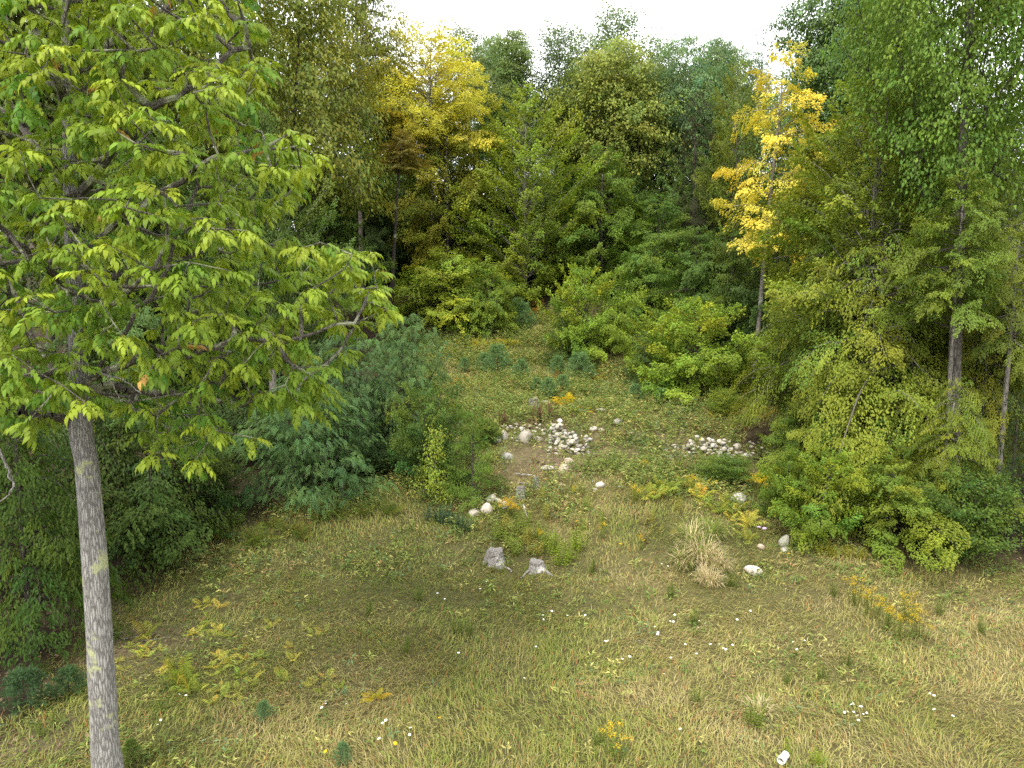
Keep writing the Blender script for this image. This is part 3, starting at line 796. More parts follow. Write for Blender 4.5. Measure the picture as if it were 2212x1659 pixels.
# --- deeper forest: trees that close the wall behind
rngF = np.random.default_rng(77)
FILL = [(330, 46, 'behind the tall olive oak, left half'), (490, 50, 'between the two olive oaks'), (600, 54, 'behind the oak with the crooked trunk'),
        (720, 58, 'behind the green oak at the left end of the sky gap'), (840, 60, 'behind the left flank of the large yellow tree'), (930, 63, 'straight behind the large yellow tree'),
        (1050, 58, 'right behind the right flank of the large yellow tree'), (1150, 56, 'behind the fanned bright green beech'), (1240, 58, 'between the fanned beech and the rounded olive tree'),
        (1310, 61, 'straight behind the rounded olive green tree'), (1400, 56, 'between the rounded olive tree and the brownish hemlock'), (1455, 61, 'behind the brownish hemlock, left side'),
        (1545, 55, 'behind the brownish hemlock, right side'), (1630, 51, 'behind the olive green tree next to the golden tree'), (1720, 48, 'straight behind the golden yellow tree'),
        (1800, 45, 'behind the pale green tall tree'), (1885, 43, 'right of the pale green tall tree'), (150, 42, 'behind the foreground crown, left half'), (20, 39, 'at the left picture edge behind the foreground crown'),
        (1975, 41, 'behind the tall green tree next to the big right maple'), (250, 40, 'behind the foreground trunk'), (400, 42, 'behind the right half of the foreground crown')]
for i, (px, d, lb) in enumerate(FILL):
    key = ['maple_b', 'beech_a', 'oak_a', 'fan_a'][i % 4]
    d += 6 if 690 < px < 1640 else 0
    mid = 800 < px < 1750
    top = 170 + rngF.uniform(-20, 50) if mid else 40 + rngF.uniform(-60, 40)
    c = np.array([.15, .205, .055]) * rngF.uniform(.8, 1.3)  # lightened leaf colour stands in for haze in the deep forest
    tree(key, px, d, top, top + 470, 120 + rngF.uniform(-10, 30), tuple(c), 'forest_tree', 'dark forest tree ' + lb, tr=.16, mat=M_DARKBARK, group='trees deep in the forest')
UNDER = [(700, 52, 'below the oak with the crooked trunk'), (780, 54, 'left of the slanting dark trunk'), (880, 53, 'right behind the slanting dark trunk'), (960, 55, 'under the large yellow tree'), (1040, 52, 'behind the wide yellow green bush'),
         (1110, 54, 'left behind the fanned bright green beech'), (1190, 51, 'right behind the fanned bright green beech'), (1260, 53, 'behind the tall bush on the slope'), (1340, 51, 'behind the mid green beech'), (1430, 50, 'under the brownish hemlock, left'),
         (1500, 48, 'under the brownish hemlock'), (1600, 46, 'under the olive tree by the golden tree'), (1690, 40, 'right behind the pale slanting trunk'), (1680, 36, 'beside the pale slanting trunk'), (500, 34, 'under the right half of the foreground crown'),
         (420, 28, 'behind the foreground limbs'), (330, 26, 'in the shade behind the grey trunk, right'), (600, 30, 'behind the front locust'), (1850, 32, 'behind the yellow green hornbeam'), (1950, 34, 'under the tall green tree by the big right maple'), (2100, 28, 'behind the big ragged right trunk')]
for i, (px, d, lb) in enumerate(UNDER):
    key = ['beech_b', 'beech_a', 'fan_a'][i % 3]
    d += 6 if 690 < px < 1640 else 0
    gb = pix(np.array([at(px, 600, d)[0], d, float(hz(at(px, 600, d)[0], d))]))[1]
    c = np.array([.11, .165, .036]) * rngF.uniform(.8, 1.25)  # leaf colour lifted against black gaps, a painted substitute for haze
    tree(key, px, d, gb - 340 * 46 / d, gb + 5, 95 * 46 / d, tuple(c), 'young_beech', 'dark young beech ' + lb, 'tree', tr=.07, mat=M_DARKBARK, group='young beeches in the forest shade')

# ------------------------------------------------------------------ the foreground ash
def make_ash():
    rng = np.random.default_rng(42)
    base = ground(236, 1690)
    d0 = base[1]
    r = root('ash_tree', base, 'tall foreground ash with straight grey furrowed trunk and bright green leaves', 'tree')
    # trunk, read along its height
    tp = [(236, 1690, 31), (226, 1600, 27.5), (217, 1400, 26), (203, 1180, 24.5), (187, 1000, 22.5), (174, 930, 23), (172, 850, 18), (167, 750, 16.5), (160, 620, 14.5), (152, 480, 13), (148, 330, 11), (143, 150, 9), (140, 0, 7), (150, -160, 5), (165, -330, 3)]
    pts, rad = [], []
    for px, py, hw in tp:
        p = at(px, py, d0); dep = pix(p)[2]
        pts.append(p - base); rad.append(hw / FPX * dep)
    pts = np.array(pts); rad = np.array(rad)
    tt = np.arange(len(pts)); ti = np.linspace(0, len(pts) - 1, 90)
    P = np.stack([np.interp(ti, tt, pts[:, k]) for k in range(3)], 1); Rd = np.interp(ti, tt, rad)
    P[0, 2] -= .3
    V, T, Q = tube(P, Rd, 28, rng, .05)
    link('trunk', mesh_arr('trunk', V, [T, Q], M_ASHBARK, None, True), r)
    # whorl positions through the crown
    poly = np.array([(-260, -330), (520, -330), (560, -60), (545, 90), (568, 190), (520, 235), (560, 272), (690, 278), (668, 395), (600, 450), (640, 515), (800, 540), (856, 660), (745, 715), (735, 800), (705, 885), (560, 880), (545, 950), (475, 935), (440, 1000), (335, 1010), (318, 940), (262, 888), (215, 850), (192, 930), (90, 925), (0, 890), (-260, 900)], float)
    def inside(x, y):
        c = False
        j = len(poly) - 1
        for i in range(len(poly)):
            xi, yi = poly[i]; xj, yj = poly[j]
            if (yi > y) != (yj > y) and x < (xj - xi) * (y - yi) / (yj - yi) + xi: c = not c
            j = i
        return c
    Tg = []
    A = np.zeros((1600, 3)); k = 0
    for _ in range(40000):
        if k >= 1500: break
        px, py = rng.uniform(-260, 860), rng.uniform(-330, 1010)
        if not inside(px, py): continue
        u = (px - 150) / 700; v = (py - 300) / 700
        half = 3.0 * math.sqrt(max(.06, 1 - u * u * .9 - min(1, v * v) * .55))
        dd = d0 + half * rng.uniform(-.85, 1)
        p = at(px, py, dd)
        # keep the silhouette when a point lies nearer or farther than the trunk
        if k and np.min(np.sum((A[:k] - p) ** 2, 1)) < .185 ** 2: continue
        # openings that run through the crown
        if fbm(px / 75, py / 55, 21) > .665 and py > 60: continue
        A[k] = p; k += 1
    Tg = A[:k] - base
    # main limbs first, as read from the tree: start node on the trunk and way points
    limbs = [
        [(174, 935, 0), (140, 905, -.1), (60, 888, -.4), (-60, 870, -.8), (-200, 800, -1.2)],
        [(172, 850, 0), (215, 790, -.2), (262, 720, -.3), (330, 640, -.3), (385, 520, -.2), (420, 400, 0)],
        [(172, 840, 0), (250, 790, -.3), (360, 765, -.6), (480, 745, -.9), (620, 735, -1.0), (760, 690, -.9)],
        [(172, 845, 0), (240, 832, .2), (300, 842, .4), (420, 850, .3), (520, 880, .1)],
        [(160, 620, 0), (280, 590, .6), (400, 560, 1.0), (540, 520, 1.4)],
        [(150, 430, 0), (90, 330, .5), (20, 250, .9), (-100, 160, 1.0)],
        [(150, 450, 0), (240, 330, -.6), (330, 240, -1.0), (430, 180, -1.2), (540, 110, -1.0)],
        [(146, 250, 0), (100, 120, -.7), (60, 0, -1.1), (20, -120, -1.2)],
        [(146, 230, 0), (230, 110, .5), (330, 40, .7), (450, -60, .9)],
        [(160, 640, 0), (80, 560, -.9), (0, 500, -1.6), (-120, 430, -1.9)],
        [(158, 560, 0), (300, 450, -1.2), (420, 370, -1.8), (560, 330, -1.5), (660, 300, -1.2)],
        [(165, 700, 0), (250, 660, -1.0), (300, 610, -1.8), (350, 560, -2.2)],
    ]
    axis = P[20::6]
    nodes, parent = list(axis), [-1] + list(range(len(axis) - 1))
    starts = []
    for L in limbs:
        w = np.array([at(px, py, d0 + dz) - base for px, py, dz in L])
        n0 = int(np.argmin(np.linalg.norm(axis - w[0], axis=1)))
        q = np.linspace(0, len(w) - 1, len(w) * 3)
        c = np.stack([np.interp(q, np.arange(len(w)), w[:, a]) for a in range(3)], 1) + rng.normal(0, .03, (len(q), 3))
        prev = n0; starts.append(len(nodes))
        for s in c[1:]:
            nodes.append(s); parent.append(prev); prev = len(nodes) - 1
    nodes = np.array(nodes)
    # grow the rest
    cap = len(nodes) + len(Tg) * 8 + 10
    PP = np.zeros((cap, 3)); par = np.full(cap, -1); n = len(nodes)
    PP[:n] = nodes; par[:n] = parent
    dist = np.min(np.linalg.norm(Tg[:, None] - nodes[None], axis=2), 1)
    ends = np.zeros(len(Tg), int); nA = len(axis)
    for ti_ in np.argsort(dist):
        t = Tg[ti_]; dv = t - PP[:n]; dl = np.linalg.norm(dv, axis=1); hd = np.linalg.norm(dv[:, :2], axis=1)
        cost = dl + .6 * np.maximum(0, .15 * hd - dv[:, 2]); cost[:nA] += .5
        kk = int(np.argmin(cost)); L = dl[kk]; m = max(1, min(7, int(L / .22)))
        a = PP[kk]; c = (a + t) / 2 - UP * L * .10 + rng.normal(0, .07, 3) * L; prev = kk
        for q in range(1, m + 1):
            f = q / m
            PP[n] = a * (1 - f) ** 2 + 2 * c * f * (1 - f) + t * f * f; par[n] = prev; prev = n; n += 1
        ends[ti_] = prev
    PP, par = PP[:n], par[:n]
    cnt = np.zeros(n); cnt[ends] = 1
    for i in range(n - 1, 0, -1):
        if par[i] >= 0: cnt[par[i]] += cnt[i]
    cnt = np.maximum(cnt, 1)
    rr = np.minimum(.0048 * cnt ** .51, .058)
    # which limb every node belongs to
    own = np.full(n, -1)
    for i in range(nA, n):
        own[i] = i if par[i] < nA else own[par[i]]
    rest = []
    for o_ in np.unique(own[nA:]):
        ids = np.where(own == o_)[0]
        pa = par[ids]
        V, Q = segs(PP[pa], PP[ids] + (PP[ids] - PP[pa]) * .05, np.where(pa >= nA, rr[pa], rr[ids] * 1.35), rr[ids], 6)
        if len(ids) > 14:
            link('branch', mesh_arr('branch', V, Q, M_LIMB if cnt[o_] > 25 else M_TWIG), r)
        else:
            rest.append((V, Q))
    if rest:
        g = Geo()
        for V, Q in rest: g.add(V, Q=Q)
        link('twig', g.mesh('twig', M_TWIG), r)
    # bare dead branches
    for pl, r_ in (([(-70, 872, -.8), (-20, 930, -.9), (4, 985, -.9), (18, 1015, -.9), (28, 1050, -.9), (18, 1072, -.9), (-6, 1088, -.9)], .022), ([(12, 1005, -.9), (22, 1022, -.95), (27, 1040, -.95)], .012),
                   ([(200, 800, -.2), (232, 812, -.35), (262, 818, -.5), (285, 832, -.6), (305, 850, -.7)], .02), ([(232, 805, -.3), (246, 838, -.5), (262, 868, -.6), (270, 885, -.65)], .012), ([(330, 835, .1), (345, 880, .1), (338, 925, .1), (340, 950, .1)], .012)):
        c_ = np.array([at(a_, b_, d0 + z_) - base for a_, b_, z_ in pl])
        q_ = np.linspace(0, len(c_) - 1, len(c_) * 4)
        c_ = np.stack([np.interp(q_, np.arange(len(c_)), c_[:, k_]) for k_ in range(3)], 1) + rng.normal(0, .008, (len(q_), 3))
        V, T, Q = tube(c_, r_ * (1.05 - .75 * np.linspace(0, 1, len(q_))), 6)
        link('dead_branch', mesh_arr('dead_branch', V, [T, Q], M_DEAD, None, True), r)
    # compound leaves: five variants
    var = []
    for v in range(6):
        g = Geo(); rl = rng.uniform(.19, .27); sagk = rng.uniform(.5, 1.1)
        B, D, Nn, L, Wd = [], [], [], [], []
        for f in (.42, .68, .9):
            p = np.array([rl * f, 0, -sagk * rl * f * f * .6])
            for sg in (-1, 1):
                B.append(p); D.append([.75, sg * rng.uniform(.75, 1.0), -.45 - rng.uniform(0, .5)]); Nn.append([-.1, 0, 1]); L.append(rng.uniform(.10, .14)); Wd.append(rng.uniform(.042, .058))
        B.append([rl, 0, -sagk * rl * .6]); D.append([1, rng.uniform(-.2, .2), -.9]); Nn.append([.5, 0, 1]); L.append(.145); Wd.append(.056)
        n_ = len(B)
        sh = np.exp(rng.normal(0, .12, (n_, 1))) * np.ones((1, 3))
        V, T, C = leaf6(np.array(B, float), np.array(D, float), np.array(Nn, float), np.array(L), np.array(Wd), sh)
        g.add(V, T, None, C)
        q = np.array([[0, 0, 0], [rl, 0, -sagk * rl * .6]], float)
        V, Q = segs(q[:-1], q[1:], np.array([.0025]), np.array([.0015]), 3)
        g.add(V, None, Q, np.array([[1.2, 1.0, .8]]))
        var.append((np.concatenate(g.V), np.concatenate(g.T), np.concatenate(g.Q), np.concatenate(g.C), g.mesh('leaf', M_LEAF)))
    # whorls
    leaves = []
    cx = np.array([P[40][0], P[40][1], 0])
    for i in range(len(Tg)):
        e = ends[i]; d = nrm(PP[e] - PP[par[e]])
        t = Tg[i]
        out = nrm((t - cx) * [1, 1, 0] + 1e-6)
        age = rng.normal(0, 1)
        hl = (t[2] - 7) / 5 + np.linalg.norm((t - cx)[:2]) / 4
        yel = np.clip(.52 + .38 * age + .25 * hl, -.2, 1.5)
        nl = rng.integers(5, 8)
        a0 = rng.random() * 6.28
        for j in range(nl):
            back = 0 if j < 5 else rng.uniform(.08, .3)
            a = a0 + j * 2.4 + rng.normal(0, .25)
            X = nrm(np.array([math.cos(a), math.sin(a), rng.uniform(-.6, .3)]) * .8 + out * .35 + d * .25)
            Zv = UP + rng.normal(0, .28, 3)
            Y = nrm(np.cross(Zv, X)); Z = np.cross(X, Y)
            sc = rng.uniform(.60, 1.0) * (1 if back == 0 else .9)
            pos = t - d * back * .6
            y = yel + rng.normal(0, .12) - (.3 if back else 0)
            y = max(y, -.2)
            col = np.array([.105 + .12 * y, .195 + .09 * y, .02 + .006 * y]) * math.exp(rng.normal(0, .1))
            if rng.random() < .004: col = np.array([.38, .22, .06])
            leaves.append((pos, np.stack([X, Y, Z], 1) * sc, rng.integers(0, 6), np.clip(col, .02, 1)))
    # the 300 nearest leaves in the frame are objects of their own
    pp = np.array([l[0] for l in leaves]) + base
    qx, qy, dep = pix(pp)
    infr = (qx > 0) & (qx < 2212) & (qy > 0) & (qy < 1659)
    order = np.argsort(np.where(infr, dep, 99))
    near = set(order[:300].tolist())
    g = Geo(); BASE = np.array([.12, .19, .02])
    for i, (p, Mx, v, col) in enumerate(leaves):
        V, T, Q, C, me = var[v]
        if i in near:
            o = bpy.data.objects.new('leaf', me); COL.objects.link(o); o.parent = r
            m4 = Matrix.Identity(4)
            for a in range(3):
                for b in range(3): m4[a][b] = float(Mx[a, b])
                m4[a][3] = float(p[a])
            o.matrix_local = m4
            o.color = (*[float(c) for c in col], 1)
        else:
            g.add(V @ Mx.T + p, T, Q, C * (col / BASE))
    o = link('foliage', g.mesh('foliage', M_LEAF), r, color=BASE)
    o['kind'] = 'stuff'
    return base
ASH = make_ash()

# ------------------------------------------------------------------ grass
def make_grass():
    rng = np.random.default_rng(5)
    n = 1200000
    y = 8 + (rng.random(n) ** 1.0) * 42
    half = y * .80 + 1.5
    x = rng.uniform(-1, 1, n) * half
    dens = np.interp(y, [8, 12, 16, 22, 26, 34, 50], [820, 700, 520, 320, 240, 150, 70])
    den0 = n / (42 * 2 * (half))                     # samples per square metre at y
    om = open_mask(x, y); li = litter(x, y)
    clump = .55 + .9 * vn(x / .35, y / .35, 31)
    keep = rng.random(n) < dens / den0 * om * (1 - .9 * li) * clump
    keep &= ~((y > 24) & (np.abs(x - 3) > 11))
    x, y = x[keep], y[keep]; n = len(x)
    z = hz(x, y)
    dr = dryness(x, y)
    far = np.interp(y, [8, 20, 45], [1, 1.35, 2.2])
    flow = fbm(x / 2.6, y / 2.6, 41) * 9 + 2.2
    a = flow + rng.normal(0, .75, n)
    lodg = sst(.35, .7, fbm(x / 2.2, y / 2.2, 52))      # where the grass lies flat
    lean = np.clip(rng.normal(.75 + .45 * lodg, .3, n), .1, 1.5)
    L = rng.uniform(.09, .24, n) * (1 + .35 * lodg) * np.interp(y, [8, 19, 26, 40], [1, 1.1, 1.5, 2.0])
    wd = rng.uniform(.0028, .006, n) * far * 1.15
    D = np.stack([np.cos(a), np.sin(a), 0 * a], 1)
    B = np.stack([x, y, z - .01], 1)
    Sd = np.stack([-np.sin(a + rng.normal(0, .5, n)), np.cos(a), 0 * a], 1)
    sl, cl = np.sin(lean)[:, None], np.cos(lean)[:, None]
    mid = B + (D * sl * .55 + UP * cl * .95) * L[:, None] * .52
    tip = mid + (D * np.sin(np.minimum(lean * 1.5 + .25, 1.9))[:, None] + UP * np.cos(np.minimum(lean * 1.5 + .25, 1.9))[:, None]) * L[:, None] * .55
    hw = wd[:, None]
    V = np.stack([B - Sd * hw, B + Sd * hw, mid - Sd * hw * .8, mid + Sd * hw * .8, tip], 1).reshape(-1, 3)
    k = np.arange(n)[:, None] * 5
    T = np.concatenate([k + [0, 1, 3], k + [0, 3, 2], k + [2, 3, 4]], 0)
    f = np.clip(dr + rng.normal(0, .28, n), 0, 1)
    green = np.array([.135, .17, .035]); olive = np.array([.225, .215, .06]); straw = np.array([.30, .25, .115])
    c = np.where((f < .5)[:, None], green + (olive - green) * (f * 2)[:, None], olive + (straw - olive) * ((f - .5) * 2)[:, None])
    rs = rng.random(n)
    c = np.where((rs < .05)[:, None], np.array([.26, .13, .05]), c)
    c = c * 1.24 * np.exp(rng.normal(0, .15, n))[:, None]
    o = link('meadow_grass', mesh_arr('meadow_grass', V, T, M_GRASS, np.repeat(c, 5, 0)), color=(1, 1, 1))
    tag(o, None, None, kind='stuff')

make_grass()

# ------------------------------------------------------------------ low weeds between the grass
def make_weeds():
    rng = np.random.default_rng(6)
    n = 260000
    y = rng.uniform(9, 50, n); x = rng.uniform(-1, 1, n) * (y * .78 + 1)
    om = open_mask(x, y); li = litter(x, y)
    pt = fbm(x / 1.7, y / 1.7, 61)
    dens = np.interp(y, [9, 16, 20, 26, 32, 46, 50], [6, 8, 55, 70, 60, 45, 25]) * np.clip((pt - .36) * 5, .06, 1.7)
    den0 = n / (41 * 2 * (y * .78 + 1))
    keep = rng.random(n) < dens / den0 * om * (1 - .7 * li)
    keep &= ~((y > 27) & (np.abs(x - 2.5) > 11))
    x, y = x[keep], y[keep]; n = len(x); z = hz(x, y)
    q = 9
    hgt = rng.uniform(.10, .40, n) * np.interp(y, [9, 16, 19, 22, 40], [.6, .7, 1.0, 1.35, 1.9])
    lv = rng.random((n, q))
    ang = rng.random((n, q)) * 6.28
    rad = rng.uniform(.02, .10, (n, q)) * (1.2 - lv * .8)
    B = np.stack([x[:, None] + np.cos(ang) * rad + rng.normal(0, .03, (n, 1)), y[:, None] + np.sin(ang) * rad, z[:, None] + hgt[:, None] * (.15 + .85 * lv)], -1).reshape(-1, 3)
    D = np.stack([np.cos(ang), np.sin(ang), rng.uniform(-.4, .7, (n, q))], -1).reshape(-1, 3)
    Nn = UP + rng.normal(0, .4, (n * q, 3))
    L = (rng.uniform(.08, .16, (n, q)) * np.interp(y, [9, 20, 40], [.8, 1, 1.35])[:, None]).ravel()
    t = rng.random(n) + .25 * (fbm(x / 2.4, y / 2.4, 66) - .5) * 2
    pal = np.array([[.12, .17, .04], [.17, .21, .05], [.25, .26, .07], [.36, .32, .11], [.28, .18, .08], [.13, .19, .085]])
    ci = np.select([t < .3, t < .56, t < .76, t < .88, t < .94], [0, 1, 2, 3, 4], 5)
    c = pal[ci] * np.exp(rng.normal(0, .15, n))[:, None]
    C = np.repeat(c * 1.15, q, 0) * np.exp(rng.normal(0, .15, (n * q, 1)))
    V, T, C = kites(B, D, Nn, L, L * .26, C)
    o = link('meadow_weeds', mesh_arr('meadow_weeds', V, T, M_LEAF, C), color=(1, 1, 1))
    tag(o, None, None, kind='stuff')

make_weeds()

def make_litter():
    rng = np.random.default_rng(8)
    n = 60000
    y = rng.uniform(9, 50, n); x = rng.uniform(-1, 1, n) * (y * .8 + 2)
    om = open_mask(x, y); li = litter(x, y)
    keep = rng.random(n) < np.clip(li * .8 + (1 - om) * .35, 0, 1)
    x, y = x[keep], y[keep]; n = len(x)
    a = rng.random(n) * 6.28
    B = np.stack([x, y, hz(x, y) + rng.uniform(.005, .04, n)], 1)
    D = np.stack([np.cos(a), np.sin(a), rng.normal(0, .25, n)], 1)
    pal = np.array([[.16, .10, .06], [.22, .15, .10], [.11, .07, .045], [.27, .2, .13]])
    C = pal[rng.integers(0, 4, n)]
    L = rng.uniform(.06, .12, n) * np.interp(y, [9, 40], [1, 1.5])
    V, T, C = kites(B, D, UP + rng.normal(0, .4, (n, 3)), L, L * .55, C, .3)
    o = link('leaf_litter', mesh_arr('leaf_litter', V, T, M_GRASS, C), color=(1, 1, 1))
    tag(o, None, None, kind='stuff')
make_litter()

# ------------------------------------------------------------------ stones
def stone_mesh(seed, sub=2, elong=(1, 1, 1), facets=11):
    import bmesh
    rng = np.random.default_rng(seed)
    bm = bmesh.new()
    bmesh.ops.create_icosphere(bm, subdivisions=sub, radius=1)
    v = np.array([q.co[:] for q in bm.verts])
    F = np.array([[q.index for q in f.verts] for f in bm.faces])
    bm.free()
    for _ in range(facets):
        d = nrm(rng.normal(0, 1, 3)); h = rng.uniform(.5, .85)
        s = v @ d
        v = v - np.maximum(0, s - h)[:, None] * d * .85
    v = v * (1 + .08 * (vn(v[:, 0] * 2 + 5, v[:, 1] * 2 + v[:, 2] * 1.7, seed)[:, None] - .5) * 2)
    return mesh_arr('stone', v * elong, F, M_STONE, None, True)
STONES = [stone_mesh(s, 2, e) for s, e in ((1, (1, .75, .6)), (2, (1, .85, .7)), (3, (1, .7, .65)), (4, (1, .9, .55)), (5, (1, .65, .5)), (6, (.95, .9, .75)), (7, (1, .8, .8)))]
STONES_LO = [stone_mesh(s + 20, 1 if s % 2 else 2, e, 5) for s, e in ((1, (1, .75, .6)), (2, (1, .85, .7)), (3, (1, .7, .65)), (4, (1, .9, .55)), (5, (1, .65, .6)))]

def boulder(px, py, wpx, hpx, label, var=0, color=(1, 1, 1), tilt=0.0, rz=0.0, name='boulder', group=None):
    """a stone whose base centre sits on the ground at (px, py); width and height read in pixels"""
    p = ground(px, py)
    dep = pix(p)[2]
    a = wpx / FPX * dep / 2; h = hpx / FPX * dep
    o = link(name, STONES[var], None, (p[0], p[1] + a * .6, p[2] + h * .30), (tilt * .3, tilt, rz), (a * 1.05, a * 1.1, h * .85), color)
    return tag(o, label, 'stone', group)
WHITE = (1.0, .97, .92); PINK = (.98, .82, .70); GREY = (.62, .62, .62)
boulder(1630, 1245, 42, 27, 'rounded white boulder in the grass beside the tall pale grass clump', 0, (1.3, 1.25, 1.15), .12)
boulder(1694, 1186, 25, 34, 'upright grey green standing stone at the right meadow edge', 6, (.85, .88, .78), .25)
boulder(1698, 1194, 19, 13, 'small white stone at the foot of the standing stone', 1, WHITE)
boulder(1600, 1092, 38, 34, 'grey boulder behind the yellow ferns', 5, (.95, .95, .92), .3)
boulder(1529, 1056, 16, 16, 'small white round stone among the yellow ferns', 1, WHITE)
boulder(1646, 1188, 18, 16, 'pinkish stone left of the standing stone', 2, PINK)
boulder(1133, 960, 42, 40, 'largest pale boulder at the left foot of the left stone heap', 3, (1.0, .95, .88), -.55, .3)
boulder(1097, 995, 28, 22, 'grey boulder below the stone heap beside the hemlock', 2, GREY)
boulder(1183, 1022, 36, 20, 'flat white boulder in the middle of the bank', 4, WHITE)
boulder(1220, 1022, 26, 24, 'round pinkish boulder right of the flat white boulder', 1, (1.15, 1.0, .85))
boulder(1230, 1003, 24, 18, 'rounded stone just behind the round pinkish boulder', 2, PINK)
boulder(1022, 1118, 30, 24, 'left half buried pale boulder by the hemlock foot', 3, (1.05, .98, .88))
boulder(1048, 1112, 32, 26, 'right half buried pale boulder by the hemlock foot', 6, (1.08, 1.0, .9))
boulder(1062, 1087, 22, 26, 'white block of stone behind the two half buried boulders', 5, (1.2, 1.18, 1.12), .5)
boulder(1077, 1090, 22, 16, 'slanting white stone right of the white block', 4, WHITE, .6)
boulder(1091, 1098, 14, 20, 'small upright cream stone right of the slanting stone', 2, (1.1, 1.0, .85))
boulder(1298, 1055, 24, 16, 'pale double stone alone in the grass of the bank', 1, (1, .97, .9))
boulder(1300, 891, 28, 11, 'flat pale stone on the terrace right of the yellow fern', 4, WHITE)
boulder(1255, 893, 20, 14, 'grey stone on the terrace below the yellow fern', 2, (.75, .75, .75))
boulder(1178, 872, 18, 9, 'small white stone beside the old stump on the terrace', 0, WHITE)
boulder(1284, 932, 22, 13, 'rounded stone right of the left stone heap', 1, (1, .95, .9))
boulder(1300, 932, 14, 9, 'small stone touching the rounded stone right of the heap', 2, (.95, .9, .85))
boulder(1335, 918, 26, 20, 'half buried grey stone at the earth bank edge', 3, (.75, .72, .68))
boulder(1362, 940, 18, 8, 'flat pinkish stone below the earth bank', 4, PINK)
boulder(1385, 943, 18, 8, 'flat pale stone at the right below the earth bank', 0, (1, .96, .9))
boulder(1075, 957, 20, 17, 'pale stone at the left end of the left heap', 1, (.95, .93, .9))
boulder(1090, 952, 16, 20, 'dark grey round stone at the left end of the left heap', 6, (.7, .7, .68))
boulder(1163, 955, 22, 16, 'cream stone right of the largest pale boulder', 2, (1.05, .97, .85))
boulder(1218, 970 + 8, 18, 20, 'tan stone at the lower tip of the left heap', 5, (1.0, .93, .82))
boulder(1595, 973, 24, 18, 'big rounded stone at the right end of the right heap', 1, (1, .96, .9))
boulder(1618, 990, 22, 14, 'pale grey stone below the right end of the right heap', 2, (.98, .98, .96))

def heap(n, sampler, label, group, seed, smin, smax):
    rng = np.random.default_rng(seed)
    placed = []
    spots = [sampler(rng) for _ in range(n)]
    xmid, xr = np.mean([q[0] for q in spots]), np.std([q[0] for q in spots]) * .5
    ymid, yr = np.mean([q[1] for q in spots]), np.std([q[1] for q in spots]) * .5
    for i in range(n):
        px, py, lift = spots[i]
        p = ground(px, py)
        s = rng.uniform(smin, smax) * (1.25 if rng.random() < .12 else 1)
        p[2] += lift
        for q in placed:
            if math.hypot(p[0] - q[0], p[1] - q[1]) < (s + q[3]) * .75 and abs(p[2] - q[2]) < s: p[2] = q[2] + (s + q[3]) * .35
        placed.append((p[0], p[1], p[2], s))
        cf = rng.uniform(.85, 1.25)
        o = link('stone', STONES_LO[i % 5] if s < .13 else STONES[i % 7], None, (p[0], p[1], p[2] + s * .12), (rng.uniform(-.5, .5), rng.uniform(-.5, .5), rng.uniform(0, 6.28)), (s, s, s * .85), (cf * .84, cf * .82, cf * rng.uniform(.70, .81)))
        band_ = ('upper', 'middle', 'lower')[0 if py < ymid - yr else 2 if py > ymid + yr else 1]
        side_ = ('left', 'central', 'right')[0 if px < xmid - xr else 2 if px > xmid + xr else 1]
        tag(o, label + ', ' + band_ + ' ' + side_ + ' part', 'stone', group)
def tri(rng):
    u, v = rng.random(), rng.random()
    if u + v > 1: u, v = 1 - u, 1 - v
    a, b, c = np.array([1192, 915]), np.array([1185, 985]), np.array([1280, 982])
    q = a + (b - a) * u + (c - a) * v
    return q[0] + rng.normal(0, 4), q[1] + rng.normal(0, 3), rng.uniform(0, .06)
heap(115, tri, 'rounded white stone of the left heap', 'stones of the left heap', 1, .08, .145)
heap(48, lambda r: (r.uniform(1085, 1190), 922 + r.uniform(0, 22) + r.normal(0, 5), 0), 'small white stone along the upper left edge of the left heap', 'stones along the left edge of the left heap', 2, .06, .12)
heap(14, lambda r: (r.uniform(1255, 1320), r.uniform(965, 1000), 0), 'loose small white stone right below the left heap', 'loose stones below the left heap', 3, .05, .09)
def band(rng):
    x = rng.uniform(1480, 1580); return x, 975 + (x - 1480) * .05 + rng.normal(0, 8), rng.uniform(0, .12)
heap(70, band, 'grey white stone of the right heap', 'stones of the right heap', 4, .08, .145)
heap(28, lambda r: (r.uniform(1425, 1485), 968 + r.uniform(0, 26), 0), 'small white stone scattered left of the right heap', 'stones left of the right heap', 5, .06, .11)
heap(30, lambda r: (r.normal(1572, 22), r.normal(998, 8), r.uniform(0, .1)), 'stone in the lower right tongue of the right heap', 'stones in the tongue of the right heap', 6, .07, .12)
heap(12, lambda r: (r.uniform(1600, 1690), r.uniform(950, 985), 0), 'pale stone on the bank right of the right heap', 'stones right of the right heap', 7, .07, .13)
heap(26, lambda r: (r.uniform(1120, 1480), r.uniform(1000, 1080), 0), 'small pale stone lying loose on the grassy bank', 'loose stones on the grassy bank', 8, .04, .085)

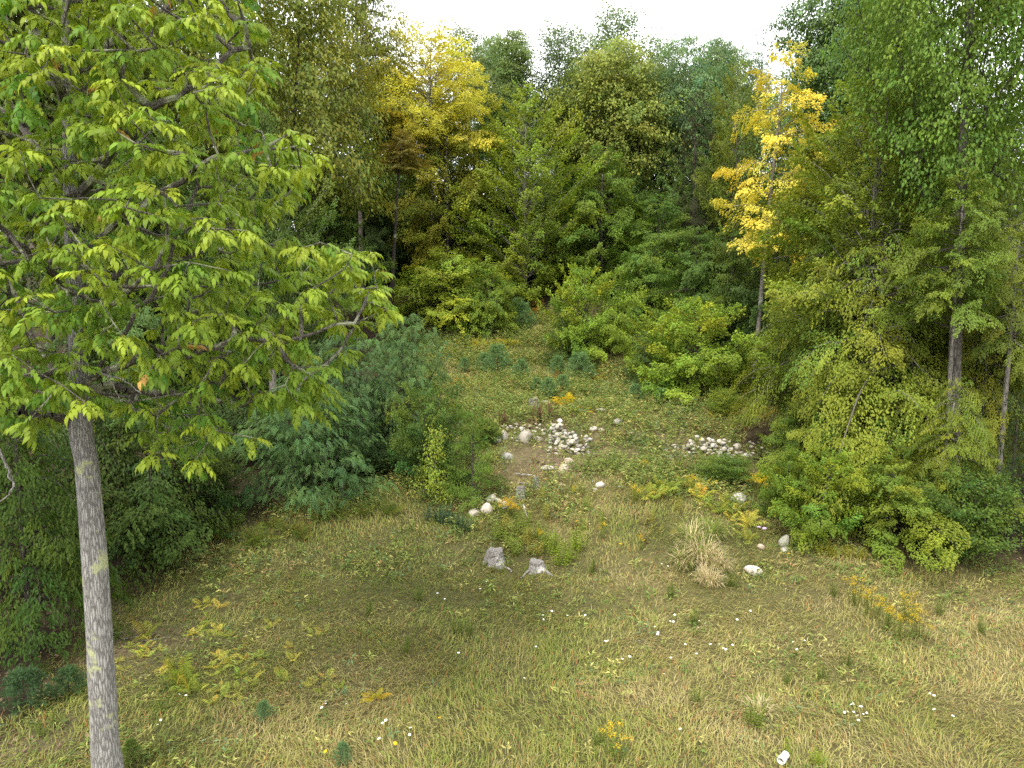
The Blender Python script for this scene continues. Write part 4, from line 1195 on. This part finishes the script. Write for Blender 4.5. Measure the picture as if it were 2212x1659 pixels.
# ------------------------------------------------------------------ dead wood, stumps
def stump(px, py, wpx, hpx, label, seed, roots=5, color=None, name='tree_stump', hollow=False):
    rng = np.random.default_rng(seed)
    p = ground(px, py); dep = pix(p)[2]
    r = wpx / FPX * dep / 2; h = hpx / FPX * dep
    o = root(name, p, label, 'stump')
    k, n = 14, 7
    t = np.linspace(0, 1, n)
    ang = np.arange(k) / k * 6.2832
    rag = rng.uniform(.9, 1.1, k)
    V = []
    for i in range(n):
        rr = r * (.78 + .55 * (1 - t[i]) ** 2) * (1 + .16 * np.sin(ang * 3 + seed) + rng.normal(0, .05, k))
        V.append(np.stack([np.cos(ang) * rr, np.sin(ang) * rr, -.1 + (h * rag + .1) * t[i]], 1))
    V.append(np.stack([np.cos(ang) * r * .45, np.sin(ang) * r * .45, h * rag * .8], 1))
    V = np.concatenate(V + [np.array([[0, 0, h * .68]])])
    i = np.arange(k); j = (i + 1) % k
    Q = (np.arange(n)[:, None, None] * k + np.stack([i, j, j + k, i + k], 1)[None]).reshape(-1, 4)
    T = np.stack([i + n * k, j + n * k, np.full(k, (n + 1) * k)], 1)
    link('stump_wood', mesh_arr('stump_wood', V, [T, Q], M_DEAD, None, False), o)
    for q in range(roots):
        a = rng.random() * 6.28
        L = r * rng.uniform(1.2, 2.2)
        s = np.linspace(0, 1, 6)
        P = np.stack([np.cos(a) * (r * .6 + L * s), np.sin(a) * (r * .6 + L * s), h * rng.uniform(.15, .4) * (1 - s) ** 1.5 - .06 * s], 1) + rng.normal(0, r * .08, (6, 3))
        V, T2, Q2 = tube(P, r * .22 * (1 - .8 * s), 6)
        link('stump_root', mesh_arr('stump_root', V, [T2, Q2], M_DEAD, None, True), o)
    return o
stump(1070, 1216, 46, 30, 'broad bleached stump with white top left in the grassy island', 11, 1)
stump(1158, 1231, 40, 20, 'grey stump with splayed roots at the front of the grassy island', 2, 5)
stump(1153, 880, 26, 20, 'old grey stump on the terrace above the left heap', 3, 3)
stump(1158, 1052, 13, 22, 'slim grey snag stump left below the flat white boulder', 4, 3)
stump(1126, 1074, 22, 24, 'pointed grey root stump left of the slim snag', 5, 5)

def stick(px, py, px2, py2, rad, label, mat=M_DEAD, lift=(.04, .04), group=None):
    a = ground(px, py); b = ground(px2, py2)
    a[2] += lift[0]; b[2] += lift[1]
    s = np.linspace(0, 1, 7)[:, None]
    rng = np.random.default_rng(int(px * 7 + py))
    P = (b - a) * s + rng.normal(0, .02, (7, 3)) * np.linalg.norm(b - a) * .6
    V, T, Q = tube(P, rad * (1 - .5 * s[:, 0]), 6)
    o = link('fallen_branch', mesh_arr('fallen_branch', V, [T, Q], mat, None, True), None, a)
    return tag(o, label, 'branch', group)
stick(237, 1370, 265, 1372, .02, 'short pale fallen branch right of the grey trunk')
stick(265, 1385, 300, 1378, .012, 'thin grey twig on the bare leaf litter')
stick(305, 1388, 365, 1381, .010, 'long thin twig lying in the litter below the ferns')
stick(1085, 1120, 1120, 1112, .02, 'pale dead stick over the plants of the island', lift=(.3, .35))
stick(1130, 1108, 1140, 1125, .03, 'short white broken stick above the island', lift=(.25, .1))
stick(1115, 1030, 1150, 1030, .03, 'weathered grey branch left of the slim snag', lift=(.1, .06))
stick(1118, 1048, 1170, 1055, .02, 'thin grey branch below the weathered branch', lift=(.1, .05))

# ------------------------------------------------------------------ ferns
def frond_mesh(seed):
    rng = np.random.default_rng(seed)
    g = Geo()
    n = 13; L = 1.0
    f = np.linspace(.12, 1, n)
    P = np.stack([f * .78, 0 * f, .95 * f - .55 * f * f], 1)
    B, D, Nn, Ls = [], [], [], []
    for i in range(n):
        ln = .30 * math.sin(min(1, (f[i] + .1)) * math.pi * .93) ** .7 + .02
        for sg in (-1, 1):
            B.append(P[i]); D.append([.45, sg, -.15 + rng.normal(0, .1)]); Nn.append([-.3, 0, 1]); Ls.append(ln * rng.uniform(.85, 1.1))
    Ls = np.array(Ls)
    V, T, C = kites(np.array(B), np.array(D, float), np.array(Nn, float), Ls, np.maximum(.03, Ls * .15), np.ones((2 * n, 3)) * np.exp(rng.normal(0, .1, (2 * n, 1))))
    g.add(V, T, None, C)
    q = np.concatenate([[[0, 0, 0]], P])
    V, Q = segs(q[:-1], q[1:], np.full(n, .012), np.full(n, .01), 3)
    g.add(V, None, Q, np.array([[.9, .7, .6]]))
    return g.mesh('frond', M_LEAF)
FRONDS = [frond_mesh(s) for s in range(4)]
rngN = np.random.default_rng(12)
def fern(p, size, nf, color, label, group, spread=1.0):
    o = root('fern', p, label, 'fern', group, rngN.random() * 6.28)
    for i in range(nf):
        a = i / nf * 6.283 + rngN.normal(0, .3)
        c = np.array(color) * math.exp(rngN.normal(0, .12)); c[0] *= math.exp(rngN.normal(0, .12))
        s = size * rngN.uniform(.75, 1.15)
        q = link('frond', FRONDS[i % 4], o, (0, 0, 0), (rngN.normal(0, .15), -.1 + rngN.normal(.0, .25), a), (s, s, s * spread), tuple(float(v) for v in c))
YF = (.54, .50, .09); YG = (.34, .38, .06); GF = (.12, .17, .025); OR = (.40, .22, .04)
lawn = [(322, 1385), (285, 1400), (313, 1420), (268, 1448), (350, 1444), (437, 1308), (450, 1305), (473, 1315), (437, 1360), (470, 1360), (410, 1374), (503, 1378), (482, 1428), (500, 1438), (458, 1443), (457, 1460), (540, 1444), (518, 1464), (547, 1477), (513, 1494), (467, 1495), (480, 1508), (600, 1463), (633, 1428), (587, 1350), (663, 1357), (677, 1373), (707, 1467), (673, 1477), (433, 1490), (560, 1420), (520, 1405)]
lawn = lawn + [(a_ + rngN.normal(0, 22), b_ + rngN.normal(0, 14)) for a_, b_ in lawn]
for (px, py) in lawn:
    fern(ground(px, py), rngN.uniform(.17, .32), rngN.integers(3, 6), YF if rngN.random() < .6 else YG, 'small yellow fern in the %s %s of the left meadow fern patch' % (('upper', 'middle', 'lower')[int(np.clip((py - 1300) // 70, 0, 2))], ('left', 'middle', 'right')[int(np.clip((px - 260) // 145, 0, 2))]), 'yellow ferns in the left meadow', .8)
for (px, py) in [(380, 1460), (385, 1485), (408, 1497), (400, 1465), (395, 1478), (320, 1375)]:
    fern(ground(px, py), rngN.uniform(.34, .45), 5, (.23, .26, .035), 'upright green yellow fern in the meadow ferns, ' + ('by the bare litter' if py < 1400 else 'upper one of its cluster' if py < 1470 else 'lower in its cluster'), 'upright ferns among the yellow meadow ferns', 1.3)
fern(ground(810, 1512), .34, 6, (.55, .44, .03), 'single bright yellow fern alone in the lower middle meadow', None, 1.1)
for (px, py) in [(480, 1165), (500, 1140), (545, 1180), (570, 1172), (620, 1150), (650, 1155), (655, 1168), (690, 1130), (735, 1120), (330, 1215), (355, 1222), (310, 1205), (780, 1115), (840, 1115), (590, 1140)]:
    fern(ground(px, py), rngN.uniform(.45, .7), 7, (.13, .16, .025), 'green fern on the shaded wood edge, ' + ('left of the locusts by the young beech' if px < 450 else 'under the left half of the front locust' if px < 600 else 'under the right half of the front locust' if px < 720 else 'right of the front locust'), 'ferns along the shaded left wood edge', 1.1)
for i in range(17):
    px = rngN.uniform(1485, 1625); py = 1045 + (px - 1485) * .7 + rngN.normal(0, 20)
    fern(ground(px, py), rngN.uniform(.38, .58), 6, YF if rngN.random() < .45 else (.30, .32, .05), 'yellow fern in the %s of the patch running down to the standing stone' % ('top end' if px < 1530 else 'middle' if px < 1580 else 'lower end'), 'yellow ferns on the right bank', 1.2)
for (px, py) in [(1395, 1075), (1415, 1080), (1432, 1072), (1450, 1065), (1480, 1058), (1425, 1058)]:
    fern(ground(px, py), .5, 6, (.34, .37, .06), 'yellow green fern in the upright tuft in the middle of the bank', 'fern tuft on the middle bank', 1.4)
for i in range(18):
    fern(ground(rngN.uniform(975, 1110), 752 + rngN.normal(0, 7)), .65, 6, (.42, .38, .035), 'yellow fern in the band before the wide beech bush', 'yellow ferns before the beech bush', 1.1)
fern(ground(1222, 884), .85, 9, (.55, .42, .02), 'large bright yellow fern on the terrace', None, 1.5)
fern(ground(1255, 893), .6, 7, (.5, .4, .03), 'lower yellow fern at the right foot of the large yellow fern', None, 1.0)
for (px, py) in [(1545, 905), (1580, 905), (1600, 898), (1625, 900), (1650, 905), (1595, 880), (1660, 890)]:
    fern(ground(px, py), .6, 6, (.36, .32, .04), 'yellowing fern below the big round bush', 'ferns below the round bush', 1.0)
for (px, py) in [(1285, 805), (1300, 812), (1310, 800), (1325, 815), (1290, 825)]:
    fern(ground(px, py), .65, 7, (.42, .30, .04), 'yellow and orange fern beside the small spruce', 'ferns beside the small spruce', 1.1)
for (px, py) in [(990, 838), (1005, 845), (1020, 832), (1000, 825), (1030, 850)]:
    fern(ground(px, py), .6, 6, (.34, .15, .03), 'rusty orange bracken at the left side of the slope', 'rusty bracken on the left slope', 1.0)
for (px, py) in [(1145, 650), (1160, 665), (1150, 680)]:
    fern(ground(px, py), .9, 6, OR, 'orange bracken between the two beech bushes', 'orange bracken between the bushes', 1.2)

# ------------------------------------------------------------------ little white pines
def pine_mesh(seed, H=1.0):
    rng = np.random.default_rng(seed)
    tufts, dirs = [], []
    lv = 6
    for i in range(lv):
        z = H * (.08 + .8 * i / (lv - 1)); L = .42 * H * (1 - i / lv) ** .8 + .05
        for j in range(6):
            a = j / 6 * 6.28 + rng.normal(0, .3) + i
            for f in (.35, .6, .8, 1.0):
                tufts.append([math.cos(a) * L * f, math.sin(a) * L * f, z + L * f * .45]); dirs.append([math.cos(a), math.sin(a), .6])
    for z in (.8, .88, .96): tufts.append([0, 0, z * H]); dirs.append([0.05, 0, 1])
    T = np.array(tufts); D = nrm(np.array(dirs))
    q = 16
    DD = nrm(np.repeat(D, q, 0) * .7 + rng.normal(0, .55, (len(T) * q, 3)))
    B = np.repeat(T, q, 0)
    L = .14 * H * rng.uniform(.7, 1.2, len(B))
    C = np.exp(rng.normal(0, .15, (len(B), 1))) * np.ones((1, 3))
    V, F, C = kites(B, DD, rng.normal(0, 1, (len(B), 3)), L, L * .11, C, 0, .05)
    cm = mesh_arr('crown', V, F, M_NEEDLE, C)
    P = np.array([[0, 0, -.05], [0.01, 0, .5 * H], [0, 0, .95 * H]])
    V, T2, Q = tube(P, [.02 * H, .012 * H, .004 * H], 5)
    g = Geo(); g.add(V, T2, Q)
    P1 = T[3:-3:4]; 
    V, Q = segs(np.stack([0 * P1[:, 0], 0 * P1[:, 0], P1[:, 2] - .3 * np.linalg.norm(P1[:, :2], axis=1)], 1), P1, np.full(len(P1), .006 * H), np.full(len(P1), .003 * H), 3)
    g.add(V, None, Q)
    return cm, g.mesh('trunk', M_TWIG)
PINES = [pine_mesh(s) for s in range(3)]
def pine(px, py, hpx, label, color=BLUEG, wide=1.0, group=None):
    p = ground(px, py); h = hpx / FPX * pix(p)[2]
    r = root('white_pine', p, label, 'pine', group, rngN.random() * 6.28)
    cm, tm = PINES[rngN.integers(0, 3)]
    link('trunk', tm, r, scale=(h, h, h))
    link('crown', cm, r, scale=(h * wide, h * wide, h), color=color)
pine(1075, 815, 70, 'largest bushy little white pine in the open slope', wide=.95)
pine(1047, 808, 45, 'little white pine at the left side of the largest little pine')
pine(1126, 825, 48, 'little white pine right of the largest little pine')
pine(1003, 805, 32, 'tiny pine left on the slope above the rusty bracken')
pine(1252, 825, 62, 'little white pine below the small dark hemlock', wide=1.1)
pine(1205, 815, 45, 'slim young pine left below the small dark hemlock')
pine(1185, 862, 45, 'small pine right of the old terrace stump')
pine(1215, 850, 40, 'small pine behind the large yellow fern')
pine(1160, 850, 34, 'tiny pine left of the small pine by the stump')
pine(1372, 872, 42, 'young bluish pine at the foot of the small spruce')
pine(1430, 880, 40, 'young bluish pine below the big round bush')
pine(1130, 715, 60, 'young pine between the bushes above the largest little pine')
pine(1118, 690, 45, 'bluish pine top beside the orange bracken')
pine(1060, 600, 60, 'bluish pine behind the wide beech bush')
pine(571, 1555, 42, 'tiny bluish pine seedling in the lower left meadow', (.12, .21, .085), 1.0)
pine(741, 1650, 48, 'bluish pine seedling at the bottom edge of the meadow', (.13, .22, .09), .9)
pine(55, 1530, 85, 'dark low pine at the left picture edge under the young beech', (.06, .11, .045), 1.4)
pine(150, 1500, 60, 'dark little pine just left of the grey trunk', (.065, .12, .045), 1.3)
pine(285, 1645, 50, 'light green pine seedling right of the trunk foot', (.13, .19, .04), .9)
pine(1240, 960, 26, 'tiny green pine seedling growing in the left stone heap', (.09, .15, .06))

# ------------------------------------------------------------------ flowering and leafy herbs
def herb_mesh(seed, H=1.0, stems=9, spread=.45, flower=True, leafL=.13, leafW=.03):
    rng = np.random.default_rng(seed)
    g = Geo(); fl = Geo()
    for s in range(stems):
        a = rng.random() * 6.28; b = spread * rng.random() ** .7; h = H * rng.uniform(.65, 1.0)
        p0 = np.array([math.cos(a) * b * .5, math.sin(a) * b * .5, -.02]); p1 = np.array([math.cos(a) * b, math.sin(a) * b, h])
        V, Q = segs(p0[None], p1[None], np.array([.008]), np.array([.004]), 3)
        g.add(V, None, Q, np.array([[.7, .6, .5]]))
        n = 16; f = np.linspace(.15, .95, n)[:, None]
        B = p0 + (p1 - p0) * f; an = np.arange(n) * 2.4 + rng.random() * 6
        D = np.stack([np.cos(an), np.sin(an), np.full(n, .25)], 1)
        V, T, C = kites(B, D, UP + rng.normal(0, .3, (n, 3)), leafL * (1.15 - f[:, 0] * .6), leafW, np.exp(rng.normal(0, .15, (n, 1))) * np.ones((1, 3)))
        g.add(V, T, None, C)
        if flower:
            n = 26
            B = p1 + rng.normal(0, 1, (n, 3)) * [.06, .06, .05]
            V, T, C = kites(B, rng.normal(0, 1, (n, 3)) + [0, 0, .6], rng.normal(0, 1, (n, 3)), .045, .035, np.exp(rng.normal(0, .15, (n, 1))) * np.ones((1, 3)))
            fl.add(V, T, None, C)
    return g.mesh('stem_foliage', M_LEAF), (fl.mesh('flower_head', M_GRASS) if flower else None)
GOLD = [herb_mesh(s) for s in range(3)]
WEED = [herb_mesh(s + 10, flower=False, stems=12, leafL=.16, leafW=.035) for s in range(3)]
def herb(px, py, hpx, label, kind='gold', color=(.14, .18, .025), fcol=(.55, .38, .03), wide=1.0, group=None):
    p = ground(px, py); h = hpx / FPX * pix(p)[2]
    name = 'goldenrod' if kind == 'gold' else 'leafy_weed'
    r = root(name, p, label, 'wildflower' if kind == 'gold' else 'weed', group, rngN.random() * 6.28)
    a, b = (GOLD if kind == 'gold' else WEED)[rngN.integers(0, 3)]
    link('stem_foliage', a, r, scale=(h * wide, h * wide, h), color=color)
    if b: link('flower_head', b, r, scale=(h * wide, h * wide, h), color=fcol)['kind'] = 'stuff'
herb(1328, 1640, 78, 'goldenrod with yellow flowers at the bottom edge right of the middle', wide=.95)
herb(1292, 1610, 45, 'low green weed left of the bottom goldenrod', 'weed', (.13, .17, .03))
herb(1625, 1570, 62, 'green leafy weed above the white pipe', 'weed', (.15, .19, .025), wide=1.1)
for (px, py) in [(1880, 1335), (1915, 1360), (1945, 1385), (1985, 1380), (1850, 1310), (1960, 1345)]:
    herb(px, py, 62, 'yellowish goldenrod at the %s of the drift on the right meadow' % ('upper left end' if px < 1890 else 'lower right end' if px > 1950 else 'middle'), color=(.14, .16, .025), fcol=(.42, .31, .03), group='goldenrod drift on the right meadow')
for (px, py) in [(1645, 1085), (1655, 1068), (1635, 1075)]:
    herb(px, py, 50, 'bright yellow goldenrod before the right shrubs', fcol=(.62, .45, .02), group='bright goldenrod before the right shrubs')
for (px, py) in [(1085, 1120), (1100, 1116), (1112, 1122)]:
    herb(px, py, 38, 'goldenrod right of the pale boulders', fcol=(.55, .36, .03), group='goldenrod by the pale boulders')
for (px, py) in [(1210, 1225), (1195, 1200), (1230, 1215), (1250, 1190)]:
    herb(px, py, 60, 'bright green feathery weed on the right of the grassy island', 'weed', (.22, .29, .03), group='feathery weeds of the island')
for (px, py) in [(1100, 1185), (1075, 1165), (1120, 1160), (1140, 1175), (1160, 1165), (1115, 1200), (1180, 1185), (1095, 1150), (1130, 1140), (1155, 1200)]:
    herb(px, py, 42, ('bramble like green plant' if px % 3 else 'yellowing bramble like plant') + ' on the %s side of the grassy island' % ('left' if px < 1120 else 'right'), 'weed', (.19, .24, .035) if px % 3 else (.30, .27, .05), wide=1.4, group='plants of the grassy island')
for (px, py) in [(930, 1125), (950, 1130), (970, 1135), (990, 1140), (1005, 1148), (960, 1120)]:
    herb(px, py, 36, 'bluish ground plant left of the half buried boulders', 'weed', (.06, .11, .055), wide=1.3, group='bluish plants by the boulders')
for (px, py) in [(1700, 1480), (1775, 1470), (1505, 1520), (1830, 1440), (2120, 1370), (2030, 1330), (1800, 1290), (1015, 1375), (990, 1370), (880, 1410), (905, 1300), (800, 1330), (1500, 1350), (1450, 1290), (1280, 1240), (1580, 1270), (120, 1570), (90, 1590), (345, 1540), (100, 1460), (160, 1470)]:
    herb(px, py, 40, 'small green weed standing in the grass nearest to ' + near(px, py), 'weed', (.12, .16, .025), group='small weeds in the meadow')
for (px, py) in [(1770, 1200), (1800, 1205), (1830, 1203), (1860, 1210), (1790, 1195)]:
    herb(px, py, 30, 'pale yellow low plant under the right shrubs', 'weed', (.34, .32, .04), wide=1.4, group='pale yellow plants under the right shrubs')
for (px, py) in [(1050, 1226), (1092, 1228), (1066, 1236), (1136, 1238), (1182, 1238), (1080, 1205), (1085, 1240)]:
    herb(px, py, 18, 'low green plant grown against the ' + ('bleached stump' if px < 1110 else 'grey stump'), 'weed', (.18, .21, .04), wide=1.3, group='plants around the two front stumps')
rngB = np.random.default_rng(31)
for q in range(34):
    px, py = rngB.uniform(1160, 1500), rngB.uniform(1010, 1190)
    k_ = q % 4
    herb(px, py, rngB.uniform(26, 44), ('tall leafy weed', 'yellowing tall weed', 'small goldenrod', 'straw brown weed')[k_] + ' on the bank nearest to ' + near(px, py), 'gold' if k_ == 2 else 'weed', ((.19, .25, .04), (.33, .32, .06), (.16, .2, .03), (.34, .27, .13))[k_], (.5, .36, .03), rngB.uniform(.6, 1.0), 'tall weeds on the bank')
for q in range(26):
    px, py = rngB.uniform(990, 1440), rngB.uniform(770, 885)
    k_ = q % 3
    herb(px, py, rngB.uniform(18, 30), ('green weed', 'rusty weed', 'yellow green weed')[k_] + ' on the upper slope nearest to ' + near(px, py), 'weed', ((.16, .23, .045), (.32, .19, .06), (.28, .30, .05))[k_], wide=rngB.uniform(.8, 1.3), group='weeds on the upper slope')
# seedling beside the pipe
herb(1700, 1632, 45, 'light green seedling beside the white pipe', 'weed', (.24, .30, .03), wide=.7)
herb(1765, 1655, 42, 'light green broad leafed seedling at the bottom edge', 'weed', (.24, .29, .03), wide=1.3)
# tall pale grass clump
def grass_clump(px, py, hpx, wpx, label, dry, n, seed):
    rng = np.random.default_rng(seed)
    p = ground(px, py); dep = pix(p)[2]; h = hpx / FPX * dep; wr = wpx / FPX * dep / 2
    a = rng.random(n) * 6.28; r0 = wr * .75 * np.sqrt(rng.random(n))
    B = np.stack([np.cos(a) * r0, np.sin(a) * r0 * 1.3, np.full(n, -.05)], 1)
    B[:, 2] += hz(p[0] + B[:, 0], p[1] + B[:, 1]) - p[2]
    a2 = a + rng.normal(0, .7, n); L = h * rng.uniform(.6, 1.15, n); le = rng.uniform(.05, .5, n)
    D = np.stack([np.cos(a2), np.sin(a2), 0 * a2], 1)
    m1 = B + (D * np.sin(le)[:, None] + UP * np.cos(le)[:, None]) * L[:, None] * .5
    m2 = m1 + (D * np.sin(le * 2 + .3)[:, None] + UP * np.cos(le * 2 + .3)[:, None]) * L[:, None] * .3
    tp = m2 + (D * np.sin(le * 3 + .9)[:, None] + UP * np.cos(le * 3 + .9)[:, None]) * L[:, None] * .3
    S_ = np.stack([-np.sin(a2), np.cos(a2), 0 * a2], 1) * .008
    V = np.stack([B - S_, B + S_, m1 - S_, m1 + S_, m2 - S_ * .7, m2 + S_ * .7, tp], 1).reshape(-1, 3)
    k = np.arange(n)[:, None] * 7
    T = np.concatenate([k + [0, 1, 3], k + [0, 3, 2], k + [2, 3, 5], k + [2, 5, 4], k + [4, 5, 6]], 0)
    f = (rng.random(n) < dry)[:, None]
    c = np.where(f, [.46, .38, .21], [.16, .20, .04]) * np.exp(rng.normal(0, .2, (n, 1)))
    o = link('tall_grass', mesh_arr('tall_grass', V, T, M_GRASS, np.repeat(c, 7, 0)), None, p, color=(1, 1, 1))
    tag(o, label, 'grass clump')
for q, (a_, b_, c_, d_, e_, f_, g_) in enumerate(((1515, 1220, 72, 46, 'straw coloured tall grass clump left of the white boulder', .7, 420), (1545, 1238, 58, 36, 'leaning straw grass clump between the tall clump and the white boulder', .8, 260), (1492, 1190, 70, 50, 'tall greener grass clump behind the straw coloured clump', .3, 420),
        (1480, 1225, 52, 40, 'half dry grass clump left of the straw coloured clump', .5, 260), (1530, 1262, 44, 50, 'low bleached grass tuft leaning out at the front of the tall clump', .9, 240), (1535, 1165, 60, 40, 'green reedy grass clump below the yellow ferns', .2, 260))):
    grass_clump(a_, b_, c_, d_, e_, f_, g_, q + 1)
grass_clump(1640, 1540, 40, 60, 'faded grass tuft above the white pipe', .6, 300, 9)

# dead stalks
def stalk(px, py, hpx, label, group):
    p = ground(px, py); h = hpx / FPX * pix(p)[2]
    P = np.array([[0, 0, -.05], [rngN.normal(0, .02), rngN.normal(0, .02), h * .55], [rngN.normal(0, .05), rngN.normal(0, .05), h]])
    V, T, Q = tube(P, [.018, .02, .012], 5)
    o = link('dead_stalk', mesh_arr('dead_stalk', V, [T, Q], M_STALK, None, True), None, p)
    tag(o, label, 'stalk', group)
for i in range(9): stalk(1150 + rngN.normal(13, 6), 912 + rngN.normal(0, 3), rngN.uniform(30, 55), 'dark brown dead flower stalk above the largest boulder', 'dead stalks above the largest boulder')
for i in range(6): stalk(1188 + rngN.normal(0, 5), 906 + rngN.normal(0, 3), rngN.uniform(25, 40), 'dark dead stalk right of the tallest stalks on the terrace', 'dead stalks right on the terrace')
for i in range(7): stalk(1090 + rngN.normal(0, 8), 918 + rngN.normal(0, 4), rngN.uniform(18, 34), 'brown dead stalk at the left end of the dry terrace', 'dead stalks left on the terrace')

# ------------------------------------------------------------------ flowers in the meadow
def daisy_meshes():
    rng = np.random.default_rng(3)
    n = 12; a = np.arange(n) / n * 6.283
    D = np.stack([np.cos(a), np.sin(a), np.full(n, .12)], 1)
    V, T, C = kites(np.zeros((n, 3)), D, np.tile(UP, (n, 1)), .5, .28, np.ones((n, 3)))
    head = mesh_arr('flower_head', V, T, M_GRASS, C)
    V, T2, Q = tube(np.array([[0, 0, 0], [.05, .02, .5], [0, 0, 1.0]]), [.02, .018, .014], 4)
    return head, mesh_arr('stem', V, [T2, Q], M_LEAF, np.ones((len(V), 3)))
HEAD, STEM = daisy_meshes()
def daisy(px, py, label, group, color=(.85, .85, .82), size=.085, h=.3):
    p = ground(px, py)
    r = root('wildflower', p, label, 'wildflower', group, rngN.random() * 6.28)
    link('stem', STEM, r, scale=(.2, .2, h), color=(.12, .16, .03))
    link('flower_head', HEAD, r, (0, 0, h), (rngN.normal(-.0, .3), rngN.normal(0, .3), 0), (size * 1.1, size * 1.1, size), color)
WF = [(1054, 1266), (1037, 1284), (1175, 1338), (1190, 1336), (1172, 1347), (1257, 1335), (1264, 1340), (1270, 1348), (1160, 1403), (1382, 1393), (1451, 1423), (1133, 1476), (1434, 1474), (745, 1528), (750, 1543), (833, 1573), (827, 1585), (887, 1587), (886, 1596), (820, 1612), (1465, 1586), (1306, 1395), (1313, 1400), (1359, 1429), (1340, 1432), (1481, 1404), (1553, 1403), (1582, 1403), (1568, 1409), (1562, 1419), (1506, 1425), (1500, 1440), (1712, 1397), (1737, 1402), (1772, 1428), (1721, 1418), (1511, 1355), (1521, 1360), (1507, 1364), (1862, 1533), (1863, 1552), (1868, 1551), (1842, 1541), (1822, 1548), (1833, 1553), (1845, 1559), (1852, 1556), (1835, 1533), (1851, 1573), (2058, 1569), (2005, 1521), (2015, 1519), (2011, 1545), (2015, 1555), (1618, 1330), (1590, 1345), (1430, 1220), (1445, 1225), (1420, 1380), (1416, 1356), (1446, 1352), (1456, 1350), (658, 1204), (662, 1218), (392, 1521), (405, 1519), (702, 1531), (696, 1536), (704, 1539), (351, 1564), (341, 1570), (1225, 1345), (1182, 1350), (960, 1300), (948, 1285), (990, 1420), (1530, 1400), (1460, 1330), (1425, 1375)]
for (px, py) in WF:
    daisy(px + rngN.normal(0, 2), py + 14, 'small white wildflower in the grass nearest to ' + near(px, py), 'white wildflowers in the meadow', size=rngN.uniform(.034, .062), h=rngN.uniform(.15, .32))
for (px, py) in [(1054, 1615), (854, 1622), (950, 1565), (1685, 1200), (1703, 1201), (704, 1640), (1340, 1180), (1420, 1020), (1245, 1130)]:
    daisy(px, py + 12, 'small yellow wildflower in the grass nearest to ' + near(px, py), 'yellow wildflowers in the grass', (.75, .5, .03), rngN.uniform(.06, .085), .22)
for (px, py) in [(1638, 1165), (1650, 1168)]:
    daisy(px, py, 'pale violet thistle like flower left of the standing stone', 'violet flowers by the standing stone', (.55, .42, .62), .12, .35)

# ------------------------------------------------------------------ white pipe end
def make_pipe():
    p = ground(1692, 1648)
    r = root('plastic_pipe', p + [0, 0, .09], 'short white plastic pipe end lying in the grass at the bottom', 'pipe', rz=0)
    k = 24
    a = np.arange(k) / k * 6.2832
    d = nrm(np.array([-.75, -.8, -.05])); u = nrm(np.cross(d, UP)); v = np.cross(u, d)
    ro, ri, L = .055, .045, .09
    def ring(s, rad): return d * s + np.cos(a)[:, None] * u * rad + np.sin(a)[:, None] * v * rad
    prof = [(-L, ro), (.05, ro), (.05, ro * 1.14), (.10, ro * 1.14), (.107, ro * 1.1), (.107, ri * 1.05), (.065, ri * 1.05), (.065, ri), (-L, ri)]
    V = np.concatenate([ring(s, q) for s, q in prof])
    i = np.arange(k); j = (i + 1) % k
    Q = (np.arange(len(prof) - 1)[:, None, None] * k + np.stack([i, j, j + k, i + k], 1)[None]).reshape(-1, 4)
    link('pipe_wall', mesh_arr('pipe_wall', V, Q, M_PIPE, None, False), r)
    V = np.concatenate([ring(-L * .5, ri * .98), [d * -L * .5]])
    T = np.stack([i, j, np.full(k, k)], 1)
    link('inner_disc', mesh_arr('inner_disc', V, T, M_PIPEIN), r)  # greyer disc closing the bore half way in
make_pipe()
